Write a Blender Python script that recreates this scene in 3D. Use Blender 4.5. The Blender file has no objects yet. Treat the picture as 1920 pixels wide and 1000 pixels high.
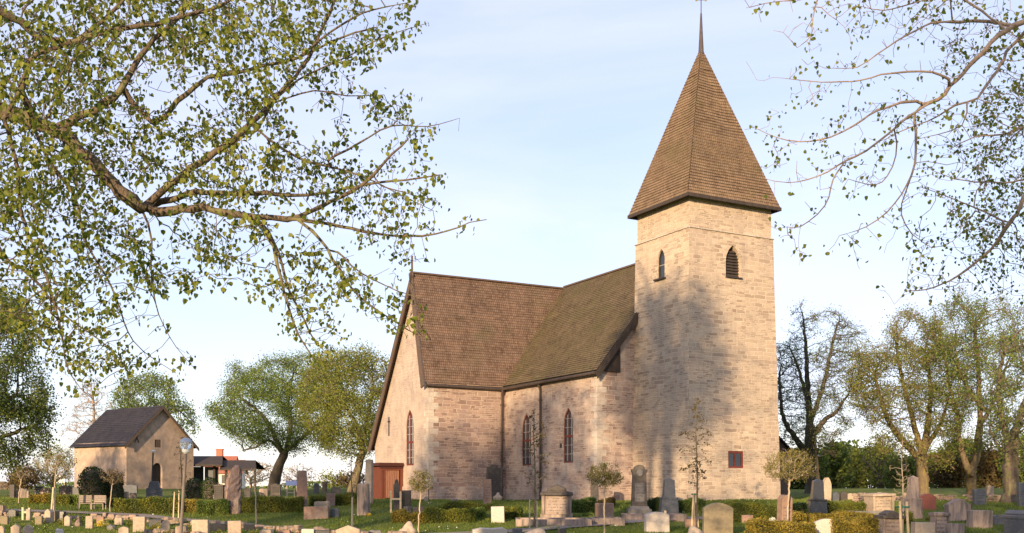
import bpy, math, random
import numpy as np
from mathutils import Vector, Matrix
from mathutils.geometry import tessellate_polygon
random.seed(7); RNG = np.random.default_rng(11)
S = bpy.context.scene
COL = S.collection
# ---------------------------------------------------------------- camera, sky, sun, exposure
F = 1960.0; CX = 960.0; HY = 912.0; EYE = 1.65
cam = bpy.data.cameras.new("Camera"); camo = bpy.data.objects.new("Camera", cam); COL.objects.link(camo)
camo.location = (0, 0, EYE); camo.rotation_euler = (math.radians(90), 0, 0)
cam.sensor_width = 36; cam.lens = F / 1920 * 36; cam.shift_y = (HY - 500) / 1920
cam.clip_start = 0.1; cam.clip_end = 8000
S.camera = camo
SUN_EL = math.radians(10.5)
SUN_DIR = Vector((-0.36, -0.933, 0)).normalized()          # towards the sun, horizontally
SD = Vector((SUN_DIR.x * math.cos(SUN_EL), SUN_DIR.y * math.cos(SUN_EL), math.sin(SUN_EL)))
sl = bpy.data.lights.new("Sun", 'SUN'); slo = bpy.data.objects.new("Sun", sl); COL.objects.link(slo)
sl.energy = 5.0; sl.angle = math.radians(0.55); sl.color = (1.0, 0.74, 0.44)
slo.rotation_euler = SD.to_track_quat('Z', 'Y').to_euler(); slo.location = (-20, -30, 30)
W = bpy.data.worlds.new("World"); S.world = W; W.use_nodes = True
nt = W.node_tree; nt.nodes.clear()
wo = nt.nodes.new('ShaderNodeOutputWorld'); bg = nt.nodes.new('ShaderNodeBackground')
sky = nt.nodes.new('ShaderNodeTexSky'); sky.sky_type = 'NISHITA'; sky.sun_disc = False
sky.sun_elevation = SUN_EL; sky.sun_rotation = math.atan2(SUN_DIR.x, SUN_DIR.y)
sky.air_density = 1.0; sky.dust_density = 0.25; sky.ozone_density = 1.5
tc = nt.nodes.new('ShaderNodeTexCoord'); mp = nt.nodes.new('ShaderNodeMapping')
mp.inputs['Scale'].default_value = (1.0, 1.0, 4.0); mp.inputs['Rotation'].default_value = (0.15, 0.1, 0.5)
nz = nt.nodes.new('ShaderNodeTexNoise'); nz.inputs['Scale'].default_value = 1.6; nz.inputs['Detail'].default_value = 6
nz.inputs['Roughness'].default_value = 0.55; nz.inputs['Distortion'].default_value = 0.6
cr = nt.nodes.new('ShaderNodeMapRange'); cr.inputs['From Min'].default_value = 0.30; cr.inputs['From Max'].default_value = 0.72
cr.inputs['To Min'].default_value = 0.30; cr.inputs['To Max'].default_value = 0.82
mx = nt.nodes.new('ShaderNodeMix'); mx.data_type = 'RGBA'
mx.inputs['B'].default_value = (4.6, 4.8, 5.95, 1)
nt.links.new(tc.outputs['Generated'], mp.inputs['Vector']); nt.links.new(mp.outputs[0], nz.inputs['Vector'])
nt.links.new(nz.outputs['Fac'], cr.inputs['Value']); nt.links.new(cr.outputs[0], mx.inputs['Factor'])
nt.links.new(sky.outputs[0], mx.inputs['A']); tn_ = nt.nodes.new('ShaderNodeMix'); tn_.data_type = 'RGBA'; tn_.blend_type = 'MULTIPLY'; tn_.inputs['Factor'].default_value = 1; tn_.inputs['B'].default_value = (.97, .95, 1.0, 1)
nt.links.new(mx.outputs['Result'], tn_.inputs['A']); nt.links.new(tn_.outputs['Result'], bg.inputs['Color'])
bg.inputs['Strength'].default_value = 0.135
nt.links.new(bg.outputs[0], wo.inputs['Surface'])
S.view_settings.view_transform = 'Standard'; S.view_settings.look = 'None'
S.view_settings.exposure = 0.80; S.view_settings.gamma = 1.0; S.view_settings.use_curve_mapping = False

# ---------------------------------------------------------------- helpers
def tag(o, label=None, cat=None, group=None, kind=None):
    if label: o['label'] = label
    if cat: o['category'] = cat
    if group: o['group'] = group
    if kind: o['kind'] = kind
    return o
def empty(name, loc, rz=0.0, label=None, cat=None, group=None):
    o = bpy.data.objects.new(name, None); COL.objects.link(o); o.location = loc; o.rotation_euler = (0, 0, rz)
    o.empty_display_size = 0.3
    return tag(o, label, cat, group)
def P3(px, py, d): return Vector(((px - CX) / F * d, d, EYE + (HY - py) / F * d))
_gd = [-200, 0, 25, 33, 38, 42, 46, 50, 60, 70, 85, 100, 130, 200, 400, 1200, 6000]
_gz = [0, 0, 0, .03, .15, .40, .74, .93, .86, 1.02, 1.38, 1.44, 1.40, .2, -5, -20, -60]
def gz(x, y):
    z = float(np.interp(y, _gd, _gz))
    return z + 0.05 * math.sin(x * .31 + y * .2) * min(1, max(0, (y - 20) / 20)) * (1 if y < 100 else 0)
def GZ(x, y):
    z = np.interp(y, _gd, _gz)
    return z + 0.05 * np.sin(x * .31 + y * .2) * np.clip((y - 20) / 20, 0, 1) * (y < 100)
def at(px, py):
    """ground point seen at a pixel"""
    d = 22.0
    while d < 300:
        x = (px - CX) / F * d
        if HY + (EYE - gz(x, d)) * F / d <= py: break
        d += 0.1
    x = (px - CX) / F * d
    return Vector((x, d, gz(x, d)))
def MR(lo, hi, v): return lo + (hi - lo) * v

# ---------------------------------------------------------------- materials
def newmat(name):
    m = bpy.data.materials.new(name); m.use_nodes = True; t = m.node_tree; t.nodes.clear()
    out = t.nodes.new('ShaderNodeOutputMaterial'); return m, t, out
def N(t, typ, **kw):
    n = t.nodes.new(typ)
    for k, v in kw.items():
        if k in n.inputs: n.inputs[k].default_value = v
        else: setattr(n, k, v)
    return n
def mixc(t, fac, a, b, blend='MIX'):
    n = t.nodes.new('ShaderNodeMix'); n.data_type = 'RGBA'; n.blend_type = blend
    for s, v in (('Factor', fac), ('A', a), ('B', b)):
        if hasattr(v, 'is_linked') or isinstance(v, bpy.types.NodeSocket): t.links.new(v, n.inputs[s])
        elif isinstance(v, tuple): n.inputs[s].default_value = (*v, 1) if len(v) == 3 else v
        else: n.inputs[s].default_value = v
    return n.outputs['Result']
def rng(t, v, a, b, c=0.0, d=1.0):
    n = t.nodes.new('ShaderNodeMapRange'); t.links.new(v, n.inputs['Value'])
    n.inputs['From Min'].default_value = a; n.inputs['From Max'].default_value = b
    n.inputs['To Min'].default_value = c; n.inputs['To Max'].default_value = d
    return n.outputs[0]
def noise(t, vec, scale, detail=4, rough=.55, dist=0.0):
    n = N(t, 'ShaderNodeTexNoise', Scale=scale, Detail=detail, Roughness=rough, Distortion=dist)
    if vec is not None: t.links.new(vec, n.inputs['Vector'])
    return n.outputs['Fac']
def bump(t, h, strength, dist=.02, nrm=None):
    n = N(t, 'ShaderNodeBump', Strength=strength, Distance=dist); t.links.new(h, n.inputs['Height'])
    if nrm is not None: t.links.new(nrm, n.inputs['Normal'])
    return n.outputs[0]
def simple(name, c1, c2=None, rough=.8, scale=6, bmp=.3, stretch=(1, 1, 1), spec=.3, c3=None, metal=0.0, scale2=1.2):
    m, t, out = newmat(name); c2 = c2 or tuple(v * .7 for v in c1)
    tcn = N(t, 'ShaderNodeTexCoord'); mpn = N(t, 'ShaderNodeMapping'); mpn.inputs['Scale'].default_value = stretch
    t.links.new(tcn.outputs['Object'], mpn.inputs['Vector'])
    n1 = noise(t, mpn.outputs[0], scale, 6, .65); col = mixc(t, rng(t, n1, .35, .65), c1, c2)
    if c3: col = mixc(t, rng(t, noise(t, mpn.outputs[0], scale2, 4, .6), .5, .66), col, c3)
    p = N(t, 'ShaderNodeBsdfPrincipled', Roughness=rough, Metallic=metal); p.inputs['Specular IOR Level'].default_value = spec
    t.links.new(col, p.inputs['Base Color'])
    if bmp: t.links.new(bump(t, n1, bmp, .03), p.inputs['Normal'])
    t.links.new(p.outputs[0], out.inputs[0]); return m
def masonry(name, s1, s2, s3, mortar, plaster=.0, bw=.36, rh=.125, stain=.55):
    m, t, out = newmat(name)
    uv = N(t, 'ShaderNodeUVMap'); v = uv.outputs[0]
    # uneven courses: shift the wall coordinates with slow noise
    nn = N(t, 'ShaderNodeTexNoise', Scale=.9, Detail=2); t.links.new(v, nn.inputs['Vector'])
    sub = N(t, 'ShaderNodeVectorMath', operation='SUBTRACT'); sub.inputs[1].default_value = (.5, .5, .5); t.links.new(nn.outputs['Color'], sub.inputs[0])
    sc = N(t, 'ShaderNodeVectorMath', operation='MULTIPLY'); sc.inputs[1].default_value = (.35, .13, 0); t.links.new(sub.outputs[0], sc.inputs[0])
    n3 = N(t, 'ShaderNodeTexNoise', Scale=9.0, Detail=2); t.links.new(v, n3.inputs['Vector'])
    sub2 = N(t, 'ShaderNodeVectorMath', operation='SUBTRACT'); sub2.inputs[1].default_value = (.5, .5, .5); t.links.new(n3.outputs['Color'], sub2.inputs[0])
    sc2 = N(t, 'ShaderNodeVectorMath', operation='MULTIPLY'); sc2.inputs[1].default_value = (.07, .05, 0); t.links.new(sub2.outputs[0], sc2.inputs[0])
    ad = N(t, 'ShaderNodeVectorMath', operation='ADD'); t.links.new(v, ad.inputs[0]); t.links.new(sc.outputs[0], ad.inputs[1])
    ad2 = N(t, 'ShaderNodeVectorMath', operation='ADD'); t.links.new(ad.outputs[0], ad2.inputs[0]); t.links.new(sc2.outputs[0], ad2.inputs[1])
    def brick(w, h, ms, off):
        b = N(t, 'ShaderNodeTexBrick'); b.offset = off; b.squash = 1.35; b.squash_frequency = 3; b.offset_frequency = 2
        b.inputs['Scale'].default_value = 1; b.inputs['Brick Width'].default_value = w; b.inputs['Row Height'].default_value = h
        b.inputs['Mortar Size'].default_value = ms; b.inputs['Mortar Smooth'].default_value = .45; b.inputs['Bias'].default_value = 0
        b.inputs['Color1'].default_value = (0, 0, 0, 1); b.inputs['Color2'].default_value = (1, 1, 1, 1); b.inputs['Mortar'].default_value = (.5, .5, .5, 1)
        t.links.new(ad2.outputs[0], b.inputs['Vector']); return b
    b1 = brick(bw, rh, .014, .5); b2 = brick(bw * 1.45, rh * 1.5, .02, .37); b3 = brick(bw * .8, rh * .66, .014, .43)
    sel = rng(t, noise(t, v, .55, 2), .48, .50); sel2 = rng(t, noise(t, v, .8, 2, .5, .3), .55, .57)
    rnd = mixc(t, sel2, mixc(t, sel, b1.outputs['Color'], b2.outputs['Color']), b3.outputs['Color'])
    mfac = mixc(t, sel2, mixc(t, sel, b1.outputs['Fac'], b2.outputs['Fac']), b3.outputs['Fac'])
    ramp = N(t, 'ShaderNodeValToRGB'); t.links.new(rnd, ramp.inputs[0])
    e = ramp.color_ramp.elements; e[0].color = (*s1, 1); e[1].color = (*s3, 1); e[1].position = 1
    x = e.new(.45); x.color = (*s2, 1); x = e.new(.82); x.color = tuple([*(0.5 * (a + b) for a, b in zip(s2, s3)), 1])
    fine = noise(t, v, 14, 6, .7)
    col = mixc(t, .55, ramp.outputs[0], mixc(t, rng(t, fine, .3, .7), (.55, .55, .55), (1.35, 1.35, 1.35)), 'MULTIPLY')
    big = noise(t, v, .35, 4, .6)
    col = mixc(t, rng(t, big, .35, .7, 0, .55), col, tuple(c * .72 for c in s2))
    mm = rng(t, mfac, .0, .7, 0, .9)
    col = mixc(t, mm, col, mortar)
    # remains of lime plaster over the stones
    pn = noise(t, v, .9, 6, .68, .4); pm = rng(t, pn, .66 - plaster * .42, .80 - plaster * .42)
    pcol = mixc(t, rng(t, noise(t, v, 2.2, 5, .7), .3, .7), mortar, tuple(c * .74 for c in mortar))
    col = mixc(t, rng(t, pm, 0, 1, 0, .86), col, pcol)
    streak = N(t, 'ShaderNodeMapping'); streak.inputs['Scale'].default_value = (2.4, .25, 1); t.links.new(v, streak.inputs['Vector'])
    col = mixc(t, rng(t, noise(t, streak.outputs[0], 1.0, 5, .7), .52, .8, 0, .5), col, (.20, .165, .155))
    col = mixc(t, rng(t, noise(t, v, .6, 5, .75, .8), .48, .66, 0, stain), col, (.25, .19, .185))
    p = N(t, 'ShaderNodeBsdfPrincipled', Roughness=.92); p.inputs['Specular IOR Level'].default_value = .15
    t.links.new(col, p.inputs['Base Color'])
    inv = rng(t, mfac, 0, 1, 1, 0); hh = mixc(t, .35, inv, fine)
    t.links.new(bump(t, hh, .75, .035), p.inputs['Normal'])
    t.links.new(p.outputs[0], out.inputs[0]); return m
def shingle(name, c1, c2, moss, mossy=.5, w=.13, h=.16):
    m, t, out = newmat(name); uv = N(t, 'ShaderNodeUVMap'); v = uv.outputs[0]
    b = N(t, 'ShaderNodeTexBrick'); b.offset = .5; b.inputs['Scale'].default_value = 1
    b.inputs['Brick Width'].default_value = w; b.inputs['Row Height'].default_value = h; b.inputs['Mortar Size'].default_value = .008
    b.inputs['Mortar Smooth'].default_value = .2
    b.inputs['Color1'].default_value = (0, 0, 0, 1); b.inputs['Color2'].default_value = (1, 1, 1, 1); b.inputs['Mortar'].default_value = (.5, .5, .5, 1)
    t.links.new(v, b.inputs['Vector'])
    col = mixc(t, b.outputs['Color'], c1, c2)
    col = mixc(t, rng(t, noise(t, v, 1.1, 5, .65), .35, .7, 0, .6), col, tuple(c * 1.5 for c in c2))
    col = mixc(t, rng(t, noise(t, v, .45, 5, .7), .62 - mossy * .3, .8 - mossy * .3, 0, .75), col, moss)
    col = mixc(t, b.outputs['Fac'], col, tuple(c * .3 for c in c1))
    st = N(t, 'ShaderNodeMapping'); st.inputs['Scale'].default_value = (3, .3, 1); t.links.new(v, st.inputs['Vector'])
    col = mixc(t, rng(t, noise(t, st.outputs[0], 1, 4, .7), .55, .8, 0, .6), col, tuple(c * .5 for c in c1))
    p = N(t, 'ShaderNodeBsdfPrincipled', Roughness=.85); p.inputs['Specular IOR Level'].default_value = .2
    t.links.new(col, p.inputs['Base Color'])
    inv = rng(t, b.outputs['Fac'], 0, 1, 1, 0)
    t.links.new(bump(t, mixc(t, .4, inv, b.outputs['Color']), .6, .02), p.inputs['Normal'])
    t.links.new(p.outputs[0], out.inputs[0]); return m
def leafmat(name, cols, trans=.45, rough=.5):
    m, t, out = newmat(name)
    a = N(t, 'ShaderNodeAttribute'); a.attribute_name = 'tint'
    r = N(t, 'ShaderNodeValToRGB'); e = r.color_ramp.elements
    e[0].color = (*cols[0], 1); e[1].color = (*cols[-1], 1); e[1].position = 1
    for i, c in enumerate(cols[1:-1]): x = e.new((i + 1) / (len(cols) - 1)); x.color = (*c, 1)
    t.links.new(a.outputs['Fac'], r.inputs[0])
    p = N(t, 'ShaderNodeBsdfPrincipled', Roughness=rough); p.inputs['Specular IOR Level'].default_value = .18
    t.links.new(r.outputs[0], p.inputs['Base Color'])
    tr = N(t, 'ShaderNodeBsdfTranslucent')
    t.links.new(mixc(t, 1.0, r.outputs[0], (1.25, 1.3, .7), 'MULTIPLY'), tr.inputs['Color'])
    mxs = N(t, 'ShaderNodeMixShader', Fac=trans); t.links.new(p.outputs[0], mxs.inputs[1]); t.links.new(tr.outputs[0], mxs.inputs[2])
    t.links.new(mxs.outputs[0], out.inputs[0]); return m
def glass(name, c=(.02, .025, .03), rough=.12):
    m, t, out = newmat(name); p = N(t, 'ShaderNodeBsdfPrincipled', Roughness=rough); p.inputs['Base Color'].default_value = (*c, 1)
    p.inputs['Specular IOR Level'].default_value = .8
    n1 = noise(t, None, 3, 3); t.links.new(bump(t, n1, .2, .02), p.inputs['Normal'])
    t.links.new(p.outputs[0], out.inputs[0]); return m
M = {}
M['tower'] = masonry('tower_stone', (.29, .215, .16), (.46, .355, .265), (.55, .445, .34), (.59, .49, .385), .12, .38, .135, .3)
M['nave'] = masonry('nave_stone', (.21, .14, .12), (.37, .265, .215), (.49, .38, .31), (.56, .45, .375), .45, .44, .16)
M['transept'] = masonry('transept_stone', (.19, .125, .105), (.34, .23, .185), (.44, .33, .265), (.52, .41, .335), .16, .46, .175)
M['gable'] = masonry('gable_stone', (.29, .21, .17), (.40, .30, .24), (.46, .36, .30), (.54, .435, .365), .85)
M['quoin'] = masonry('corner_stone', (.46, .39, .34), (.52, .45, .39), (.58, .50, .43), (.55, .47, .38), .2, .5, .3)
M['sh_transept'] = shingle('transept_shingle', (.090, .056, .042), (.168, .11, .08), (.12, .10, .058), .3)
M['sh_nave'] = shingle('nave_shingle', (.078, .056, .034), (.142, .105, .062), (.115, .096, .042), .5)
M['sh_spire'] = shingle('spire_shingle', (.13, .082, .05), (.205, .14, .088), (.15, .125, .055), .35)
M['black_wood'] = simple('tarred_wood', (.035, .028, .024), (.06, .045, .038), .75, 5, .3, (1, 1, .15))
M['dark_wood'] = simple('weathered_board', (.075, .05, .04), (.13, .09, .07), .8, 8, .4, (4, 4, .25))
M['red_paint'] = simple('red_paint', (.17, .035, .022), (.11, .025, .02), .6, 12, .2)
M['red_wood'] = simple('red_board', (.10, .024, .014), (.15, .05, .03), .75, 9, .4, (6, 6, .3))
M['pale_red_wood'] = simple('faded_red_board', (.28, .15, .10), (.15, .05, .03), .75, 9, .4, (8, 8, .3))
M['pipe'] = simple('pipe_metal', (.05, .035, .03), (.08, .06, .05), .5, 6, .1)
M['lead_bar'] = simple('glazing_bar', (.36, .33, .31), (.30, .27, .26), .7, 8, .1)
M['lead'] = simple('lead_sheet', (.055, .042, .045), (.085, .068, .07), .6, 5, .2)
M['gold'] = simple('gilding', (.9, .68, .25), (.7, .5, .15), .35, 5, .1, metal=.7)
M['dark_red'] = simple('dark_red_paint', (.065, .02, .015), (.045, .015, .012), .6, 12, .2)
def inscribed(name, c1, c2):
    m, t, out = newmat(name); tcn = N(t, 'ShaderNodeTexCoord'); v = tcn.outputs['Object']
    col = mixc(t, rng(t, noise(t, v, 6, 5, .65), .35, .65), c1, c2)
    w = N(t, 'ShaderNodeTexWave'); w.wave_type = 'BANDS'; w.bands_direction = 'Z'; w.inputs['Scale'].default_value = 2.6; w.inputs['Distortion'].default_value = .4; t.links.new(v, w.inputs['Vector'])
    mpn = N(t, 'ShaderNodeMapping'); mpn.inputs['Scale'].default_value = (16, 1, 7); t.links.new(v, mpn.inputs['Vector'])
    a = rng(t, w.outputs['Fac'], .6, .75); n_ = rng(t, noise(t, mpn.outputs[0], 1.0, 2, .5), .46, .54)
    mm = N(t, 'ShaderNodeMath', operation='MULTIPLY'); t.links.new(a, mm.inputs[0]); t.links.new(n_, mm.inputs[1])
    col = mixc(t, rng(t, mm.outputs[0], 0, 1, 0, .6), col, tuple(c * .35 for c in c2))
    p = N(t, 'ShaderNodeBsdfPrincipled', Roughness=.8); t.links.new(col, p.inputs['Base Color']); t.links.new(bump(t, mm.outputs[0], -.5, .02), p.inputs['Normal']); t.links.new(p.outputs[0], out.inputs[0]); return m
M['glass'] = glass('dark_glass'); M['glass2'] = glass('leaded_glass', (.05, .055, .06), .2)
M['iron'] = simple('iron', (.03, .028, .028), (.05, .035, .03), .6, 8, .2)
M['plaster'] = simple('pink_plaster', (.46, .34, .26), (.30, .22, .17), .9, 2.2, .35, c3=(.25, .20, .18), scale2=.45)
M['tile'] = shingle('dark_tile', (.020, .021, .030), (.036, .032, .040), (.016, .020, .032), .3, .25, .22)
M['bark'] = simple('bark', (.19, .14, .10), (.075, .058, .045), .9, 14, 1.0, (3, 3, 1), c3=(.20, .19, .08), scale2=2.0)
M['bark_pale'] = simple('pale_bark', (.36, .27, .20), (.24, .175, .13), .85, 14, .5, (2, 2, 1))
M['bark_dark'] = simple('dark_bark', (.06, .05, .042), (.10, .08, .06), .9, 8, .6, (3, 3, .8))
M['bark_moss'] = simple('mossy_bark', (.18, .13, .08), (.10, .075, .05), .9, 8, .6, (3, 3, .8), c3=(.19, .15, .055), scale2=1.5)
M['stake'] = simple('peeled_stake', (.60, .47, .30), (.50, .38, .24), .75, 8, .2, (4, 4, .4))
M['stem_pale'] = simple('pale_stem', (.42, .33, .24), (.32, .25, .18), .8, 8, .2)
M['metal_post'] = simple('post_metal', (.20, .16, .13), (.15, .12, .10), .45, 5, .1, metal=.3)
M['bench_wood'] = simple('grey_bench_wood', (.34, .27, .22), (.23, .18, .15), .8, 8, .3, (.6, 4, 4))
M['gravel'] = simple('gravel', (.30, .24, .20), (.20, .165, .145), .95, 60, .5, c3=(.25, .19, .16))
M['rubble'] = simple('rubble', (.34, .24, .175), (.19, .14, .11), .9, 5, .6, c3=(.13, .12, .08), scale2=2.5)
M['white_wall'] = simple('cream_render', (.72, .66, .55), (.62, .56, .46), .85, 2, .1)
M['red_tile'] = simple('red_tile', (.32, .12, .075), (.25, .08, .055), .8, 7, .2)
M['brick'] = simple('chimney_brick', (.45, .16, .09), (.35, .11, .07), .85, 9, .2)
M['blue'] = simple('blue_board', (.01, .05, .22), (.01, .04, .18), .5, 3, 0)
M['white'] = simple('white_paint', (.8, .8, .78), (.7, .7, .68), .6, 3, 0)
STN = {
 'pale': simple('pale_granite', (.46, .355, .26), (.32, .25, .19), .8, 9, .3, c3=(.26, .22, .16)),
 'white': simple('white_stone', (.52, .45, .39), (.42, .36, .31), .7, 20, .15, c3=(.45, .40, .33)),
 'grey': simple('grey_granite', (.17, .155, .15), (.10, .095, .095), .6, 18, .3, c3=(.22, .20, .165)),
 'blue': simple('blue_grey_stone', (.10, .105, .12), (.06, .065, .078), .55, 14, .25, c3=(.13, .13, .13)),
 'dark': simple('dark_stone', (.05, .042, .038), (.09, .075, .065), .65, 10, .3, c3=(.12, .10, .08)),
 'black': simple('polished_black_granite', (.018, .018, .022), (.03, .03, .034), .2, 30, .05, spec=.5),
 'red': simple('red_granite', (.24, .075, .05), (.19, .06, .04), .45, 26, .1),
 'brown': simple('brown_sandstone', (.30, .19, .14), (.20, .13, .10), .85, 8, .4, c3=(.34, .25, .19)),
 'pink': simple('stained_pink_limestone', (.36, .275, .225), (.24, .18, .15), .85, 5, .35, (3, 3, .5), c3=(.12, .10, .085), scale2=1.6),
 'rough': simple('raw_standing_stone', (.22, .155, .13), (.12, .085, .085), .9, 4, .9, (2, 2, .6), c3=(.32, .24, .18), scale2=1.4),
 'ochre': simple('ochre_stone', (.25, .205, .13), (.19, .15, .10), .8, 8, .3, c3=(.25, .2, .12)),
}
TB = {k: inscribed(k + '_inscribed', c1, c2) for k, c1, c2 in (('pale', (.44, .34, .25), (.34, .265, .2)), ('white', (.50, .43, .37), (.40, .34, .3)), ('grey', (.17, .155, .15), (.11, .1, .1)), ('blue', (.10, .105, .12), (.07, .075, .085)), ('pink', (.34, .26, .215), (.25, .19, .16)), ('brown', (.28, .18, .135), (.21, .135, .105)), ('dark', (.07, .06, .052), (.05, .042, .038)))}
LF = {
 'lime': leafmat('lime_leaf', [(.05, .075, .014), (.11, .14, .022), (.18, .20, .034), (.27, .275, .055)], .42),
 'olive': leafmat('spring_leaf_olive', [(.07, .09, .018), (.14, .16, .03), (.21, .225, .045), (.29, .28, .07)], .4),
 'green': leafmat('spring_leaf_green', [(.05, .08, .020), (.10, .15, .03), (.16, .21, .04), (.23, .26, .06)], .35),
 'dense': leafmat('dense_leaf', [(.035, .058, .016), (.075, .11, .026), (.125, .155, .034), (.18, .195, .045)], .35),
 'yew': leafmat('yew_needle', [(.012, .026, .006), (.022, .044, .010), (.038, .062, .014), (.065, .085, .018)], .15),
 'hedge': leafmat('hedge_leaf', [(.045, .065, .012), (.10, .12, .018), (.16, .165, .025), (.24, .215, .035)], .3),
 'hedge_gold': leafmat('golden_hedge_leaf', [(.08, .07, .014), (.18, .145, .025), (.28, .21, .035), (.36, .26, .06)], .3),
 'topiary': leafmat('topiary_leaf', [(.06, .055, .016), (.12, .11, .026), (.18, .155, .036), (.26, .21, .05)], .3),
 'grass': leafmat('grass_blade', [(.06, .095, .016), (.10, .14, .024), (.15, .185, .035), (.22, .22, .055)], .35),
 'brown': leafmat('bronze_leaf', [(.045, .03, .015), (.08, .055, .025), (.12, .085, .03), (.16, .12, .04)], .3),
 'gold': leafmat('yellow_flower', [(.5, .33, .03), (.65, .45, .04), (.7, .55, .1), (.75, .65, .25)], .2),
 'heath': leafmat('shrub_leaf', [(.05, .06, .02), (.12, .13, .03), (.2, .19, .05), (.3, .24, .06)], .3),
 'whitef': leafmat('white_flower', [(.6, .6, .55), (.7, .7, .66), (.75, .75, .7), (.8, .8, .76)], .2),
}
# ---------------------------------------------------------------- mesh builders
class MB:
    def __init__(s): s.v = []; s.f = []; s.uv = []
    def face(s, pts, uv=None):
        pts = [Vector(p) for p in pts]; k = len(s.v); s.v += pts; s.f.append(list(range(k, k + len(pts))))
        if uv is None:
            n = Vector((0, 0, 0))
            for i in range(len(pts)): a, b = pts[i], pts[(i + 1) % len(pts)]; n += a.cross(b)
            n = (n.normalized() if n.length > 1e-9 else Vector((0, 0, 1)))
            if abs(n.z) > .97: uv = [(p.x, p.y) for p in pts]
            else:
                h = Vector((-n.y, n.x, 0)).normalized(); w = n.cross(h)
                uv = [(p.dot(h), p.dot(w)) for p in pts]
        s.uv += uv
    def box(s, c, size, rz=0.0, top=None, m=None):
        sx, sy, sz = (q / 2 for q in size); tx, ty = top if top else (1, 1)
        R = m or Matrix.Rotation(rz, 3, 'Z'); c = Vector(c)
        q = [R @ Vector((x * sx * (tx if z > 0 else 1), y * sy * (ty if z > 0 else 1), z * sz)) + c for z in (-1, 1) for x, y in ((-1, -1), (1, -1), (1, 1), (-1, 1))]
        for f in ((0, 3, 2, 1), (4, 5, 6, 7), (0, 1, 5, 4), (1, 2, 6, 5), (2, 3, 7, 6), (3, 0, 4, 7)): s.face([q[i] for i in f])
    def prism(s, prof, y0, y1, xf=None):
        """profile (x,z) extruded along y"""
        a = [Vector((x, y0, z)) for x, z in prof]; b = [Vector((x, y1, z)) for x, z in prof]
        if xf: a = [xf @ p for p in a]; b = [xf @ p for p in b]
        s.face(a); s.face(b[::-1]); n = len(a)
        for i in range(n): j = (i + 1) % n; s.face([a[i], b[i], b[j], a[j]])
    def tube(s, pts, rad, k=8, cap=True):
        pts = [Vector(p) for p in pts]; rings = []
        for i, p in enumerate(pts):
            d = (pts[min(i + 1, len(pts) - 1)] - pts[max(i - 1, 0)]).normalized()
            u = d.cross(Vector((0, 0, 1)) if abs(d.z) < .9 else Vector((1, 0, 0))).normalized(); w = d.cross(u)
            r = rad[i] if isinstance(rad, (list, tuple)) else rad
            rings.append([p + (u * math.cos(2 * math.pi * j / k) + w * math.sin(2 * math.pi * j / k)) * r for j in range(k)])
        for a, b in zip(rings, rings[1:]):
            for j in range(k): s.face([a[j], b[j], b[(j + 1) % k], a[(j + 1) % k]][::-1])
        if cap: s.face(rings[0][::-1]); s.face(rings[-1])
    def lathe(s, c, prof, k=16):
        c = Vector(c)
        rr = [[c + Vector((r * math.cos(2 * math.pi * j / k), r * math.sin(2 * math.pi * j / k), z)) for j in range(k)] for r, z in prof]
        for a, b in zip(rr, rr[1:]):
            for j in range(k): s.face([a[j], a[(j + 1) % k], b[(j + 1) % k], b[j]])
    def build(s, name, mat, parent=None, smooth=False, bevel=0.0, merge=False):
        me = bpy.data.meshes.new(name); me.from_pydata([tuple(p) for p in s.v], [], s.f)
        l = me.uv_layers.new(name='UVMap'); l.data.foreach_set('uv', np.array(s.uv, dtype=np.float32).ravel())
        me.materials.append(mat)
        if merge or bevel:
            import bmesh; bm = bmesh.new(); bm.from_mesh(me); bmesh.ops.remove_doubles(bm, verts=bm.verts, dist=1e-4); bmesh.ops.recalc_face_normals(bm, faces=bm.faces); bm.to_mesh(me); bm.free()
        if smooth: me.polygons.foreach_set('use_smooth', [True] * len(me.polygons))
        me.update(); o = bpy.data.objects.new(name, me); COL.objects.link(o)
        if bevel:
            md = o.modifiers.new('Bevel', 'BEVEL'); md.width = bevel; md.segments = 2; md.limit_method = 'ANGLE'
        if parent is not None: o.parent = parent
        return o
def npmesh(name, verts, faces, mat, parent=None, tint=None, smooth=False):
    """verts (n,3); faces list of int arrays (m,k)"""
    me = bpy.data.meshes.new(name); verts = np.asarray(verts, dtype=np.float32)
    faces = [np.asarray(f) for f in faces if len(f)]
    tot = [np.full(len(f), f.shape[1]) for f in faces]; tot = np.concatenate(tot); idx = np.concatenate([f.ravel() for f in faces])
    st = np.concatenate([[0], np.cumsum(tot)[:-1]])
    me.vertices.add(len(verts)); me.vertices.foreach_set('co', verts.ravel())
    me.loops.add(len(idx)); me.loops.foreach_set('vertex_index', idx.astype(np.int32))
    me.polygons.add(len(tot)); me.polygons.foreach_set('loop_start', st.astype(np.int32)); me.polygons.foreach_set('loop_total', tot.astype(np.int32))
    if smooth: me.polygons.foreach_set('use_smooth', np.ones(len(tot), dtype=bool))
    me.update(calc_edges=True)
    if tint is not None:
        a = me.attributes.new('tint', 'FLOAT', 'FACE'); a.data.foreach_set('value', np.asarray(tint, dtype=np.float32))
    me.materials.append(mat); o = bpy.data.objects.new(name, me); COL.objects.link(o)
    if parent is not None: o.parent = parent
    return o
def unit(v): return v / np.maximum(np.linalg.norm(v, axis=-1, keepdims=True), 1e-9)
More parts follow.
